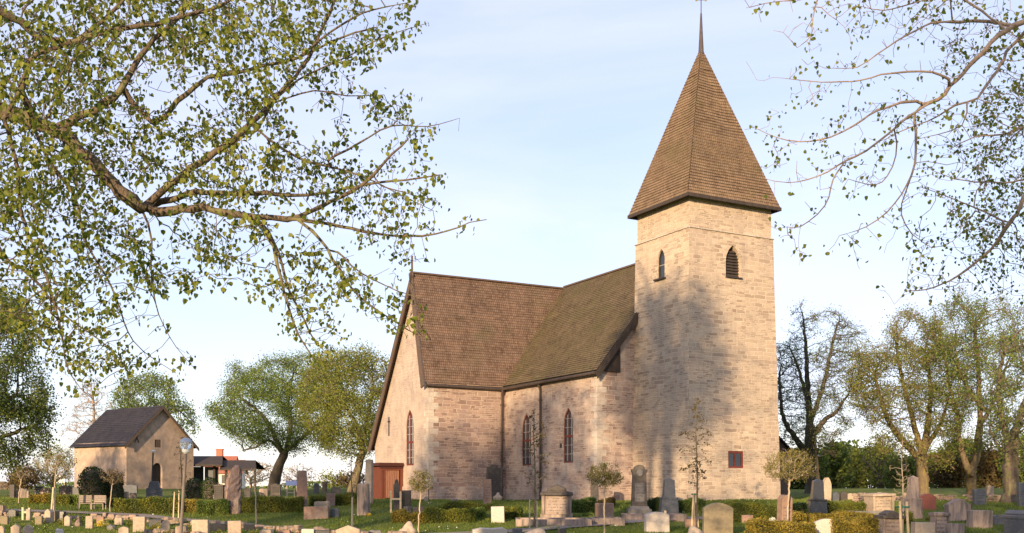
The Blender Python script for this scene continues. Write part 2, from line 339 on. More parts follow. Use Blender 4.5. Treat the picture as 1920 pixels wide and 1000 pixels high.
# ---------------------------------------------------------------- trees: grown towards points of the crown
def grow(nodes, par, att, step, infl, kill, iters=120, jit=.18, trop=(0, 0, 0), rs=None):
    rs = rs or RNG; nodes = [np.array(n, float) for n in nodes]; par = list(par); att = np.asarray(att, float)
    P = np.array(nodes); nd = np.full(len(att), 1e9); ni = np.zeros(len(att), int)
    def upd(Q, off):
        nonlocal nd, ni
        for s0 in range(0, len(Q), 400):
            D = np.linalg.norm(att[:, None, :] - Q[None, s0:s0 + 400], axis=2); k = D.argmin(1); d = D[np.arange(len(att)), k]
            m = d < nd; nd[m] = d[m]; ni[m] = k[m] + off + s0
    upd(P, 0); trop = np.array(trop)
    for it in range(iters):
        if len(att) == 0: break
        m = nd < infl
        if not m.any(): m = nd <= nd.min() * 1.2
        ids = ni[m]; dr = unit(att[m] - P[ids]); acc = np.zeros((len(P), 3)); np.add.at(acc, ids, dr)
        u = np.unique(ids); d = unit(acc[u]) + rs.normal(0, jit, (len(u), 3)) + trop
        Q = P[u] + unit(d) * step; off = len(P); P = np.vstack([P, Q]); par += list(u)
        n0 = nd.copy(); upd(Q, off)
        keep = nd > kill
        stall = (n0 - nd < 1e-6) & m & (rs.random(len(att)) < .25); keep &= ~stall
        att = att[keep]; nd = nd[keep]; ni = ni[keep]
        if len(P) > 60000: break
    return P, np.array(par)
def radii(P, par, r0, ex=2.3, seed=None, rmax=9):
    n = len(P); acc = np.zeros(n)
    for i in range(n - 1, -1, -1):
        if acc[i] == 0: acc[i] = r0 ** ex
        if seed is not None and i < len(seed) and seed[i] > 0: acc[i] = max(seed[i] ** ex, 0)
        if par[i] >= 0: acc[par[i]] += acc[i]
    return np.minimum(acc ** (1 / ex), rmax)
def branches(name, P, par, R, mat, parent, k=5):
    n = len(P); has = par >= 0; d = np.zeros((n, 3)); d[has] = unit(P[has] - P[par[has]])
    main = np.full(n, -1)
    for i in np.argsort(R):                    # the thickest child continues the limb
        if par[i] >= 0: main[par[i]] = i
    dm = d.copy(); mm = main >= 0; dm[mm] = unit(d[mm] + d[main[mm]]); 
    for i in range(n):
        if not has[i]: dm[i] = d[main[i]] if main[i] >= 0 else (0, 0, 1)
    def ring(C, D, r):
        ref = np.where(np.abs(D[:, 2:3]) < .85, np.array([[0, 0, 1.]]), np.array([[1., 0, 0]])); u = unit(np.cross(D, ref)); w = np.cross(D, u)
        a = np.arange(k) * 2 * np.pi / k
        return C[:, None, :] + r[:, None, None] * (u[:, None, :] * np.cos(a)[None, :, None] + w[:, None, :] * np.sin(a)[None, :, None])
    # every main chain keeps one frame reference to avoid twisting: rings from the averaged direction
    V = [ring(P, dm, R)]; ch = np.where(has)[0]; side = ch[main[par[ch]] != ch]
    V.append(ring(P[par[side]], d[side], np.minimum(R[side] * 1.15, R[par[side]])))
    V = np.concatenate(V).reshape(-1, 3); start = par.copy(); start[side] = n + np.arange(len(side))
    a = start[ch][:, None] * k; b = ch[:, None] * k; j = np.arange(k)[None]; j2 = (np.arange(k)[None] + 1) % k
    # align ring b with ring a (nearest offset) so tubes do not twist
    VA = V.reshape(-1, k, 3); A0 = VA[start[ch]][:, 0]; 
    off = np.argmin(np.linalg.norm(VA[ch] - A0[:, None] - (P[ch] - P[par[ch]])[:, None], axis=2), axis=1)[:, None]
    f = np.stack([a + j, a + j2, b + (j2 + off) % k, b + (j + off) % k], axis=2).reshape(-1, 4)
    return npmesh(name, V, [f[:, ::-1]], mat, parent, smooth=True)
def leaves(name, C, size, mat, parent, droop=.5, var=.4, shape='leaf', rs=None, tint=None):
    rs = rs or RNG; n = len(C); C = np.asarray(C)
    s = size * (1 + var * rs.uniform(-1, 1, n)); 
    ax = rs.normal(0, 1, (n, 3)); ax[:, 2] -= droop * 2.2; ax = unit(ax)
    sd = unit(np.cross(ax, rs.normal(0, 1, (n, 3)))); nr = np.cross(ax, sd)
    def pt(a, b, c=0.0): return C + ax * (a * s)[:, None] + sd * (b * s)[:, None] + nr * (c * s)[:, None]
    tn = rs.random(n) if tint is None else tint
    if shape == 'leaf':
        V = np.stack([pt(0, 0), pt(.12, .42, .14), pt(.6, .36, .12), pt(1.05, 0, -.08), pt(.6, -.36, .12), pt(.12, -.42, .14)], 1).reshape(-1, 3)
        b = np.arange(n)[:, None] * 6; f = np.concatenate([b + np.array([[0, 3, 2, 1]]), b + np.array([[0, 5, 4, 3]])]); tn = np.concatenate([tn, tn])
        return npmesh(name, V, [f], mat, parent, tint=tn)
    if shape == 'tri':
        V = np.stack([pt(-.3, .45), pt(-.3, -.45), pt(.6, 0, .1)], 1).reshape(-1, 3); f = np.arange(3 * n).reshape(-1, 3)
        return npmesh(name, V, [f], mat, parent, tint=tn)
    V = np.stack([pt(-.5, 0), pt(0, .36, .1), pt(.5, 0), pt(0, -.36, .1)], 1).reshape(-1, 3); f = np.arange(4 * n).reshape(-1, 4)
    return npmesh(name, V, [f], mat, parent, tint=tn)
def inpoly(x, y, poly):
    r = np.zeros(len(x), bool); n = len(poly)
    for i in range(n):
        x0, y0 = poly[i]; x1, y1 = poly[(i + 1) % n]
        c = ((y0 > y) != (y1 > y)) & (x < (x1 - x0) * (y - y0) / (y1 - y0 + 1e-9) + x0); r ^= c
    return r
def crown_pts(poly, depth, thick, n, rs=None, holes=6, hr=.16, clump=.75):
    rs = rs or RNG; p = np.array(poly, float); lo = p.min(0); hi = p.max(0); c = (lo + hi) / 2; h = (hi - lo) / 2; out = []
    hc = rs.uniform(lo, hi, (holes, 2))
    while sum(len(o) for o in out) < n:
        q = rs.uniform(lo, hi, (n, 2)); q = q[inpoly(q[:, 0], q[:, 1], poly)]
        for hx in hc: q = q[np.linalg.norm((q - hx) / h, axis=1) > hr]
        e = (((q - c) / h) ** 2).sum(1); u_ = (q - c) / h.mean()
        cl = np.sin(u_[:, 0] * 6.1 + 2 * np.sin(u_[:, 1] * 3.7 + lo[0])) * np.cos(u_[:, 1] * 6.7 + 1.7 * np.sin(u_[:, 0] * 4.3 + lo[1]))
        ok = rs.random(len(q)) < np.clip(.62 + clump * cl, .04, 1) * np.clip((1.5 - e) * 1.4, .15, 1); q = q[ok]; e = e[ok]; t = np.sqrt(np.clip(1 - e, .12, 1)) * thick; d = depth + t * rs.uniform(-1, 1, len(q))
        out.append(np.stack([(q[:, 0] - CX) / F * d, d, EYE + (HY - q[:, 1]) / F * d], 1))
    return np.concatenate(out)[:n]
RJ = np.random.default_rng(77)
def polyline_nodes(lines, step, jitl=True):
    """lines: list of lists of (x,y,z,r); each line after the first hangs on the nearest earlier node"""
    P = []; par = []; R = []
    for ln in lines:
        ln = [np.array(q, float) for q in ln]
        prev = -1
        if P:
            D = np.linalg.norm(np.array(P) - ln[0][:3], axis=1); prev = int(D.argmin())
        # smooth the line
        pts = ln
        seg = []
        for i in range(len(pts) - 1):
            p0 = pts[max(i - 1, 0)]; p1 = pts[i]; p2 = pts[i + 1]; p3 = pts[min(i + 2, len(pts) - 1)]
            L = np.linalg.norm(p2[:3] - p1[:3]); m = max(1, int(round(L / step)))
            for j in range(m):
                t = j / m; seg.append(.5 * ((2 * p1) + (-p0 + p2) * t + (2 * p0 - 5 * p1 + 4 * p2 - p3) * t * t + (-p0 + 3 * p1 - 3 * p2 + p3) * t ** 3))
        seg.append(pts[-1])
        if prev >= 0: seg = seg[1:] if len(seg) > 1 else seg
        for q in seg:
            P.append(q[:3] + (RJ.normal(0, min(.022, q[3] * .35), 3) if jitl else 0)); par.append(prev); R.append(q[3] * ((RJ.uniform(.86, 1.16) if q[3] < .1 else RJ.uniform(.96, 1.05)) if jitl else 1)); prev = len(P) - 1
    return P, par, np.array(R)
def tree(name, label, cat, lines, att, leafmatk, bark, group=None, step=.35, infl=3, kill=.5, r0=.012, leafsize=.15, nleaf=2, ex=2.3,
         k=5, spread=.25, shape='quad', trop=(0, 0, .05), jit=.18, rs=None, ltip=True, droop=.2, extra=None, twig=0, maxleafr=2.2, base=None, clus=.45):
    rs = rs or RNG
    P, par, Rr = polyline_nodes(lines, step); ns = len(P)
    P, par = grow(P, par, att, step, infl, kill, jit=jit, trop=trop, rs=rs)
    R = radii(P, par, r0, ex); R[:ns] = np.maximum(Rr, np.minimum(R[:ns], Rr * 1.3))
    for i in range(ns, len(P)): R[i] = min(R[i], R[par[i]] * .92 + 1e-4)
    tip0 = np.where(R < r0 * maxleafr)[0]
    if twig:                                    # short side twigs
        src = rs.choice(tip0, int(len(tip0) * twig)); d = rs.normal(0, 1, (len(src), 3)); d[:, 2] += trop[2] * 2
        Q = P[src] + unit(d) * step * rs.uniform(.5, 1.3, (len(src), 1)); off = len(P)
        P = np.vstack([P, Q]); par = np.concatenate([par, src]); R = np.concatenate([R, np.full(len(Q), r0 * .7)])
    b = base if base is not None else P[0]
    root = empty(name, tuple(b), 0, label, cat, group); P0 = P - np.array(b)
    branches('trunk', P0, par, np.maximum(R, r0 * .6), M[bark], root, k)
    if leafmatk and nleaf:
        tips = np.where(R < r0 * maxleafr)[0]
        tips = tips[rs.random(len(tips)) < clus]; k_ = nleaf / clus
        C = np.repeat(P0[tips], np.maximum(rs.poisson(k_, len(tips)), 0), axis=0)
        C = C + rs.normal(0, spread, C.shape)
        # soft colour variation from clump to clump
        tn = .5 + .28 * np.sin(C[:, 0] * 1.9 + 1.3 * np.sin(C[:, 2] * 1.7)) * np.cos(C[:, 2] * 1.3 + C[:, 1]) + rs.normal(0, .2, len(C))
        leaves('crown', C, leafsize, LF[leafmatk], root, droop, shape=shape, rs=rs, tint=np.clip(tn, 0, 1))
    return root
def L3(pts, d0, wob=0.0, r=None):
    """px points (px,py[,dd]) with depth -> 3D line with radius; r=(r0,r1)"""
    out = []; n = len(pts)
    for i, q in enumerate(pts):
        d = d0 + (q[2] if len(q) > 2 else 0) + wob * math.sin(i * .9 + pts[0][0] * .03)
        p = P3(q[0], q[1], d); t = i / max(1, n - 1); out.append((p.x, p.y, p.z, r[0] + (r[1] - r[0]) * t))
    return out
#@@SETTING
# ---------------------------------------------------------------- ground
def ground():
    xs = np.concatenate([np.linspace(-3000, -120, 14), np.linspace(-100, 100, 161), np.linspace(120, 3000, 14)])
    ys = np.concatenate([np.linspace(-300, -10, 12), np.linspace(0, 30, 12), np.linspace(31, 110, 159), np.linspace(115, 400, 30), np.linspace(500, 6000, 20)])
    X, Y = np.meshgrid(xs, ys); Z = GZ(X, Y)
    Z = Z + np.where((Y > 25) & (Y < 110), .025 * np.sin(X * 1.7 + Y) * np.cos(Y * 1.3 - X * .6), 0)
    V = np.stack([X, Y, Z], 2).reshape(-1, 3); nx = len(xs); ny = len(ys)
    i, j = np.meshgrid(np.arange(ny - 1), np.arange(nx - 1), indexing='ij'); a = (i * nx + j).ravel()
    m, t, out = newmat('lawn'); tcn = N(t, 'ShaderNodeTexCoord'); v = tcn.outputs['Object']
    c = mixc(t, rng(t, noise(t, v, .35, 5, .6), .35, .65), (.10, .135, .026), (.16, .185, .04))
    c = mixc(t, rng(t, noise(t, v, 3.5, 5, .7), .45, .75, 0, .7), c, (.19, .18, .055))
    c = mixc(t, rng(t, noise(t, v, .9, 6, .7), .62, .74, 0, .6), c, (.12, .095, .05))
    p = N(t, 'ShaderNodeBsdfPrincipled', Roughness=.95); p.inputs['Specular IOR Level'].default_value = .1
    t.links.new(c, p.inputs['Base Color']); t.links.new(bump(t, noise(t, v, 7, 8, .8), 1.0, .12), p.inputs['Normal']); t.links.new(p.outputs[0], out.inputs[0])
    o = npmesh('ground', V, [np.stack([a, a + 1, a + nx + 1, a + nx], 1)], m, smooth=True); tag(o, kind='structure')
ground()
def grass_blades():
    rs = np.random.default_rng(3); n = 210000
    d = 29 + (rs.random(n) ** 1.25) * 37; x = (rs.uniform(-1000, 1000, n)) / F * d
    z = GZ(x, d); h = rs.uniform(.03, .085, n) * (1 + .5 * (np.sin(x * 1.3) * np.sin(d * .9))); w = rs.uniform(.012, .022, n) * d / 38
    a = rs.uniform(0, np.pi, n); lx = rs.normal(0, .03, n); ly = rs.normal(0, .03, n); dx = np.cos(a) * w; dy = np.sin(a) * w
    V = np.stack([np.stack([x - dx, d - dy, z - .01], 1), np.stack([x + dx, d + dy, z - .01], 1), np.stack([x + lx, d + ly, z + h], 1)], 1).reshape(-1, 3)
    tn = np.clip(.45 + .25 * np.sin(x * .8 + np.sin(d)) * np.cos(d * .7) + rs.normal(0, .2, n), 0, 1)
    o = npmesh('grass', V, [np.arange(3 * n).reshape(-1, 3)], LF['grass'], tint=tn); tag(o, 'short green churchyard grass', 'grass', kind='stuff')
grass_blades()
def daisies():
    rs = np.random.default_rng(9); n = 900; d = 34 + rs.random(n) * 26; x = rs.uniform(-980, 980, n) / F * d; k = np.sin(x * .9 + 1) * np.cos(d * .6) > .25; d = d[k]; x = x[k]
    o = leaves('daisies', np.stack([x, d, GZ(x, d) + .07], 1), .045, LF['whitef'], None, -.8, shape='quad', rs=rs); tag(o, 'tiny white daisies scattered in the lawn', 'daisies', kind='stuff')
daisies()
def strip(name, cpx, width, mat, lift=.03):
    pts = [at(*q) for q in cpx]; mb = MB(); L = []; Rr = []
    den = []
    for a, b in zip(pts, pts[1:]):
        n = max(1, int((b - a).length / .8)); den += [a.lerp(b, i / n) for i in range(n)]
    den.append(pts[-1])
    for i, p in enumerate(den):
        t = (den[min(i + 1, len(den) - 1)] - den[max(i - 1, 0)]); t.z = 0; t.normalize(); s = Vector((-t.y, t.x, 0)) * width / 2
        for S_, sg in ((L, 1), (Rr, -1)):
            q = p + s * sg; S_.append(Vector((q.x, q.y, gz(q.x, q.y) + lift + .02)))
    for i in range(len(den) - 1): mb.face([Rr[i], Rr[i + 1], L[i + 1], L[i]])
    o = mb.build(name, mat); tag(o, kind='structure'); return o
strip('path', [(560, 1012), (960, 999), (1080, 988), (1200, 978), (1300, 974), (1420, 972), (1620, 974)], 1.1, M['gravel'])
strip('path', [(-60, 957), (120, 962), (260, 968), (330, 975), (450, 985), (560, 996)], .7, M['gravel'])

# ---------------------------------------------------------------- church
R_ = Vector((.878, .479, 0)).normalized(); L_ = Vector((-.479, .878, 0)).normalized(); C0 = Vector((8.47, 50, 0))
def CH(a, b, z=0.0):
    """a along the transept axis, b along the nave axis, z relative to the eye level"""
    return C0 + R_ * a + L_ * b + Vector((0, 0, z + EYE))
church = empty('church', tuple(CH(3, 8, -.8)), 0, 'medieval stone church with shingled roofs and a square tower under a tall pyramid spire', 'church')
OFF = CH(3, 8, -.8)
def cb(mb, name, mat, parent=None, **k):
    mb.v = [p - OFF for p in mb.v]; return mb.build(name, mat, parent or church, **k)
def ray_plane(px, py, O, n):
    d = Vector(((px - CX) / F, 1, (HY - py) / F)); E = Vector((0, 0, EYE)); t = (O - E).dot(n) / d.dot(n); return E + d * t
def arch(cx, w, z0, z1, n=7, kind='pointed'):
    h = w / 2; pts = [(cx - h, z0), (cx + h, z0)]
    if kind == 'rect': return pts + [(cx + h, z1), (cx - h, z1)]
    if kind == 'round':
        return pts + [(cx + h * math.cos(math.pi * i / (2 * n)), z1 - h + h * math.sin(math.pi * i / (2 * n))) for i in range(2 * n + 1)]
    rad = w * 1.15; rise = math.sqrt(rad * rad - (rad - h) ** 2); sp = z1 - rise; am = math.acos((rad - h) / rad)
    right = [(cx + h - rad + rad * math.cos(am * i / n), sp + rad * math.sin(am * i / n)) for i in range(n + 1)]
    return pts + right + [(2 * cx - x, z) for x, z in right[::-1][1:]]
def panel(mb, O, U, V, outer, holes=(), depth=.3, inn=None, uvo=(0, 0)):
    """flat wall with openings; (u,v) in the wall's plane"""
    loops = [[Vector((u, v, 0)) for u, v in outer]] + [[Vector((u, v, 0)) for u, v in h] for h in holes]
    flat = [p for l in loops for p in l]
    P = [O + U * p.x + V * p.y for p in flat]; nn = U.cross(V)
    for tri in tessellate_polygon(loops):
        q = [flat[i] for i in tri]; ar = (q[1] - q[0]).cross(q[2] - q[0]).z
        tri = list(tri) if ar > 0 else list(tri)[::-1]
        mb.face([P[i] for i in tri], [(flat[i].x + uvo[0], flat[i].y + uvo[1]) for i in tri])
    inn = inn or -nn
    for h in holes:
        for i in range(len(h)):
            a, b = h[i], h[(i + 1) % len(h)]; A = O + U * a[0] + V * a[1]; B = O + U * b[0] + V * b[1]
            mb.face([A, A + inn * depth, B + inn * depth, B])
def window(O, U, V, inn, cx, w, z0, z1, kind='pointed', mat='red_paint', setb=.16, fw=.09, mull=1, bars=3, pane='glass', sill=None, wide_bar=None):
    o = O + inn * setb; outer = arch(cx, w, z0, z1, kind=kind); inner = arch(cx, w - 2 * fw, z0 + fw, z1 - fw * 1.2, kind=kind)
    mb = MB(); t = .06
    P = lambda q, e=0: o + U * q[0] + V * q[1] + inn * e
    for i in range(len(outer)):
        j = (i + 1) % len(outer); mb.face([P(outer[i]), P(outer[j]), P(inner[j]), P(inner[i])]); mb.face([P(inner[i]), P(inner[j]), P(inner[j], t), P(inner[i], t)])
    Ang = Matrix((U, -inn, V)).transposed()
    for i in range(mull):
        x = cx - w / 2 + w * (i + 1) / (mull + 1); top = z1 - fw - (0 if kind == 'rect' else .05 + abs(x - cx) * 1.5)
        mb.box(P((x, (z0 + top) / 2), .03), (fw * .75, .05, top - z0 - fw), m=Ang)
    mg = MB()
    for i in range(bars):
        z = z0 + (z1 - z0) * (i + 1) / (bars + 1.2); bw = .03
        if wide_bar is not None and i == wide_bar: bw = .11
        (mb if bw > .05 else mg).box(P((cx, z), .035), (w - fw, .04, bw), m=Ang)
    if kind == 'pointed' and mat != 'iron':
        for s_ in (-1, 1): mg.box(P((cx + s_ * w * .22, (z0 + z1) / 2 - .12), .04), (.025, .03, z1 - z0 - .45), m=Ang)
    fo = cb(mb, 'window', M[mat])
    if mg.v: q_ = cb(mg, 'glazing_bars', M['lead_bar']); q_.parent = fo
    mb = MB(); mb.face([P(q, .05) for q in arch(cx, w - fw, z0 + fw * .5, z1 - fw * .6, kind=kind)]); pn = cb(mb, 'pane', M[pane]); pn.parent = fo
    if sill: mb = MB(); mb.box(O + U * cx + V * (z0 - .05) + inn * -.02, (w + .25, .3, .07), m=Ang); s_ = cb(mb, 'sill', M[sill]); s_.parent = fo
Z = Vector((0, 0, 1))
def hole_from_px(px0, px1, py0, py1, O, U, V):
    n = U.cross(V); xm = (px0 + px1) / 2; ym = (py0 + py1) / 2
    A = ray_plane(px0, ym, O, n) - O; B = ray_plane(px1, ym, O, n) - O; T = ray_plane(xm, py0, O, n) - O; Bo = ray_plane(xm, py1, O, n) - O
    return (A.dot(U) + B.dot(U)) / 2, abs(B.dot(U) - A.dot(U)), Bo.dot(V), T.dot(V)
# --- tower
zb = -1.6; zs = 12.42; zt = 14.0
tb = [(-.14, -.12), (5.74, -.12), (5.74, 4.6), (-.14, 4.6)]; tt = [(.02, .02), (5.32, .02), (5.32, 4.42), (.02, 4.42)]
mb = MB()
def tface(i, lo, hi, z0, z1, holes):
    j = (i + 1) % 4; a = CH(*lo[i], z0); b = CH(*lo[j], z0); c = CH(*hi[j], z1); d = CH(*hi[i], z1)
    U = (b - a).normalized(); V = (d - a) - U * (d - a).dot(U); V.normalize()
    f = lambda p: ((p - a).dot(U), (p - a).dot(V)); return a, U, V, [f(a), f(b), f(c), f(d)]
for i in range(4):
    O, U, V, outer = tface(i, tb, tt, zb, zs, None); inn = -(U.cross(V)); hs = []
    if i == 0:
        for px, kind in (((1364, 1385, 460, 520), 'pointed'), ((1367, 1393, 846, 878), 'rect')):
            c = hole_from_px(*px, O, U, V); c = (c[0], c[1] * (1.3 if kind == 'pointed' else 1.12), c[2], c[3]); hs.append(arch(*c, kind=kind))
            if kind == 'pointed':
                mbw = MB(); Ang = Matrix((U, -inn, V)).transposed()
                for k in range(9): mbw.box(O + U * c[0] + V * (c[2] + .12 + (c[3] - c[2] - .35) * k / 8.5) + inn * .16, (c[1] + .05, .03, .14), m=Ang @ Matrix.Rotation(.6, 3, 'X'))
                lv = cb(mbw, 'window', M['black_wood'])
                mbw = MB(); mbw.face([O + U * q[0] + V * q[1] + inn * .38 for q in arch(*c, kind=kind)]); q_ = cb(mbw, 'pane', M['glass']); q_.parent = lv
                mbw = MB(); mbw.box(O + U * c[0] + V * (c[2] - .03) - inn * .02, (c[1] + .08, .2, .05), m=Ang); q_ = cb(mbw, 'sill', M['iron']); q_.parent = lv
            else: window(O, U, V, inn, *c, kind='rect', mull=1, bars=0, fw=.09, setb=.05, pane='glass')
    if i == 3:
        c = hole_from_px(1235, 1244, 467, 522, O, U, V); c = (c[0], c[1] * 1.5, c[2], c[3]); hs.append(arch(*c))
        window(O, U, V, inn, *c, kind='pointed', mat='iron', mull=0, bars=1, fw=.04, setb=.08, sill='iron')
    panel(mb, O, U, V, outer, hs, .42, inn, uvo=(i * 7.3, 0))
t2 = [(.09, .09), (5.25, .09), (5.25, 4.35), (.09, 4.35)]
for i in range(4):
    O, U, V, outer = tface(i, t2, t2, zs, zt, None); panel(mb, O, U, V, outer, (), .3, uvo=(i * 7.3 + .2, 14))
mb.face([CH(*q, zs) for q in tt]); mb.face([CH(*q, zb) for q in tb][::-1])
cb(mb, 'tower', M['tower'])
mb = MB()
for i in range(4):
    j = (i + 1) % 4; a, b = tt[i], tt[j]; n = 16; rs = random.Random(i)
    for k in range(n):
        p = CH(a[0] + (b[0] - a[0]) * k / n, a[1] + (b[1] - a[1]) * k / n, zs + rs.uniform(-.012, .012)); q = CH(a[0] + (b[0] - a[0]) * (k + 1) / n, a[1] + (b[1] - a[1]) * (k + 1) / n, zs)
        u = (q - p); ang = math.atan2(u.y, u.x); mb.box((p + q) / 2, (u.length + .02, .13, .05), ang)
cb(mb, 'string_course', M['quoin'])
# --- roofs with real shingle courses
def courses(mb, e0, e1, t0, t1, row=.16, lift=.028, ej=.0):
    """eave e0->e1, top t0->t1 (viewed from outside, left to right)"""
    n = (e1 - e0).cross(t0 - e0 if (t0 - e0).length > .01 else t1 - e0)
    if n.length < 1e-6: n = (e1 - e0).cross((t0 + t1) / 2 - e0)
    n.normalize(); h = (e1 - e0).normalized(); w = n.cross(h); H = ((t0 + t1) / 2 - (e0 + e1) / 2).dot(w); k = max(2, int(H / row))
    rs = random.Random(int(e0.x * 100))
    sag = min(.09, .012 * (e1 - e0).length); sg = lambda u, s: n * (-sag * math.sin(math.pi * s) * math.sin(math.pi * u) * (1 + .5 * math.sin(u * 7 + s * 4)))
    for i in range(k):
        s0, s1 = i / k, (i + 1) / k
        a = e0.lerp(t0, s0) + n * lift; b = e1.lerp(t1, s0) + n * lift; c = e1.lerp(t1, s1); d = e0.lerp(t0, s1)
        m = max(1, int((b - a).length / .5)); prev = None
        offs = [rs.uniform(-.012, .012) for _ in range(m + 1)]; rr = rs.uniform(0, .1)
        for j in range(m):
            u0, u1 = j / m, (j + 1) / m; P = [a.lerp(b, u0) + w * offs[j] + sg(u0, s0), a.lerp(b, u1) + w * offs[j + 1] + sg(u1, s0), d.lerp(c, u1) + sg(u1, s1), d.lerp(c, u0) + sg(u0, s1)]
            uv = [(P[0].dot(h) + rr, i * row + .012), (P[1].dot(h) + rr, i * row + .012), (P[2].dot(h) + rr, (i + 1) * row - .012), (P[3].dot(h) + rr, (i + 1) * row - .012)]
            mb.face(P, uv)
            mb.face([P[0] - n * (lift + .012), P[1] - n * (lift + .012), P[1], P[0]], [(uv[0][0], uv[0][1] - .02), (uv[1][0], uv[1][1] - .02), uv[1], uv[0]])
zr = 12.4; ztr = 12.3; bt = 15.9; ea = 6.12; aN = -2.3; aC = 2.78; aF = 7.86; aT = -7.235; bN = 4.475; bI = 14.25; bE = 22.6; zE = 2.62
zI = 5.95
Mv = (aC - (zr - ztr) * .8, bt, ztr)
# nave roof, seen side: lower edge from the valley foot to the tower end
mb = MB(); so = (zr - ea) / (aC - aN)
e0 = CH(aN - .22, bI + .05, ea - .22 * so); e1 = CH(aN - .22, bN - .28, ea - .22 * so); r0 = CH(Mv[0] - .03, bt - .02, ztr + .05); r1 = CH(aC, bN - .28, zr)
courses(mb, e0, e1, r0, r1, .165)
mb.face([CH(aF + .22, bN - .28, ea - .22 * so), CH(aF + .22, 24, ea - .22 * so), CH(aC, 24, zr), CH(aC, bN - .28, zr)])
mb.face([CH(aC, 24, zr), CH(aN, 24, ea), CH(aN, bt, ea), CH(aC, bt, zr)])
cb(mb, 'roof', M['sh_nave']).name = 'nave_roof'
mb = MB(); ov = .26
e0 = CH(aT - ov, bI - .06, ea - .25); e1 = CH(aN - .1, bI - .06, ea - .25); r0 = CH(aT - ov, bt, ztr); r1 = CH(*Mv)
courses(mb, e0, e1, r0, r1, .16)
kz = 3.9; kb = bE - .15                                   # long northern slope
mb.face([CH(aN, bE + .35, zE - .35), CH(aT - ov, bE + .35, zE - .35), CH(aT - ov, bt, ztr), CH(*Mv)])
mb.face([CH(aN, bE + .35, zE - .35), CH(*Mv), CH(aC, 24, zr), CH(aN, 24, ea)])
cb(mb, 'transept_roof', M['sh_transept'])
# ridge boards
mb = MB()
for a, b in ((CH(aT - ov, bt, ztr + .04), CH(Mv[0], bt, ztr + .04)), (CH(aC, bt, zr + .04), CH(aC, bN - .28, zr + .04))):
    u = b - a; mb.box((a + b) / 2, (u.length, .26, .09), math.atan2(u.y, u.x))
cb(mb, 'ridge_board', M['dark_wood'])
# --- nave walls
wz = -1.6
mb = MB(); O = CH(aN, bI + .2, wz); U = -L_; V = Z; lw = bI + .2 - bN; hs = []
outer = [(0, 0), (lw, 0), (lw, ea - wz), (0, ea - wz)]; inn = R_.copy()
for px in ((1057, 1074, 765, 868), (979, 995, 776, 873)):
    c = hole_from_px(*px, O, U, V); c = (c[0], c[1] * 1.06, c[2], c[3]); hs.append(arch(*c)); window(O, U, V, inn, *c, bars=5, mull=1, wide_bar=2, fw=.065, setb=.05, pane='glass2')
panel(mb, O, U, V, outer, hs, .4, inn)
# gable towards the tower
O = CH(aN, bN, wz); U = R_; lw = aF - aN
panel(mb, O, U, V, [(0, 0), (lw, 0), (lw, ea - wz), (lw / 2, zr - .1 - wz), (0, ea - wz)], (), .3, uvo=(20, 0))
O = CH(aF, bN, wz); panel(mb, O, L_, V, [(0, 0), (19, 0), (19, ea - wz), (0, ea - wz)], ())
O = CH(aF, 23.4, wz); panel(mb, O, -R_, V, [(0, 0), (lw, 0), (lw, ea - wz), (lw / 2, zr - .1 - wz), (0, ea - wz)], ())
cb(mb, 'nave_wall', M['nave'])
# transept walls
mb = MB(); O = CH(aT, bI, wz); lw = aN - aT
panel(mb, O, R_, V, [(0, 0), (lw, 0), (lw, ea - wz), (0, ea - wz)], ())
cb(mb, 'transept_wall', M['transept']); mb = MB(); O = CH(aN, bE, wz); panel(mb, O, -R_, V, [(0, 0), (lw, 0), (lw, zE - wz), (0, zE - wz)], ())
cb(mb, 'transept_wall', M['transept'])
mb = MB(); O = CH(aT, bE, wz); U = -L_; lw = bE - bI; inn = R_.copy()
c = hole_from_px(762, 775, 768, 873, O, U, V); c = (c[0], c[1] * 1.1, c[2], c[3]); window(O, U, V, inn, *c, bars=6, mull=1, wide_bar=2, fw=.075, setb=.04, pane='glass2')
panel(mb, O, U, V, [(0, 0), (lw, 0), (lw, ea - wz), (bE - bt, ztr - .12 - wz), (0, zE - wz)], [arch(*c)], .4, inn)
cb(mb, 'gable_wall', M['gable'])
# plinth
mb = MB()
def course_box(a0, b0, a1, b1, z, h, t, out):
    p = CH(a0, b0, z); q = CH(a1, b1, z); u = q - p; ang = math.atan2(u.y, u.x); mb.box((p + q) / 2 + out * t / 2 + Z * h / 2, (u.length, t, h), ang)
course_box(aT - .06, bI + .0, aN - .0, bI + .0, -1.5, 1.48, .07, -L_)
course_box(aN, bI - .07, aN, bN, -1.5, 1.48, .07, -R_); course_box(aT, bE, aT, bI - .07, -1.5, 1.48, .07, -R_)
course_box(aN - .07, bN, -.2, bN, -1.5, 1.48, .07, -L_)
cb(mb, 'plinth', M['nave'])
# quoins, a few millimetres proud
mb = MB(); rs = random.Random(4)
def quoins(a, b, z0, z1, d1, d2, pr=.012):
    z = z0; i = 0
    while z < z1 - .1:
        h = min(rs.uniform(.24, .4), z1 - z); l1, l2 = (rs.uniform(.5, .7), rs.uniform(.28, .36)) if i % 2 else (rs.uniform(.28, .36), rs.uniform(.5, .7))
        p = CH(a, b, z); q = [p - d1 * pr - d2 * pr, p + d1 * l1 - d2 * pr, p + d1 * l1 + d2 * l2, p - d1 * pr + d2 * l2]
        A = q; B = [x + Z * (h - .015) for x in q]
        mb.face(A[::-1]); mb.face(B)
        for k in range(4): mb.face([A[k], A[(k + 1) % 4], B[(k + 1) % 4], B[k]])
        z += h; i += 1
quoins(aT, bI, -.02, ea - .3, R_, L_); cb(mb, 'corner_stones', M['quoin']); mb = MB(); quoins(aN, bN, -.02, ea - .1, R_, L_)
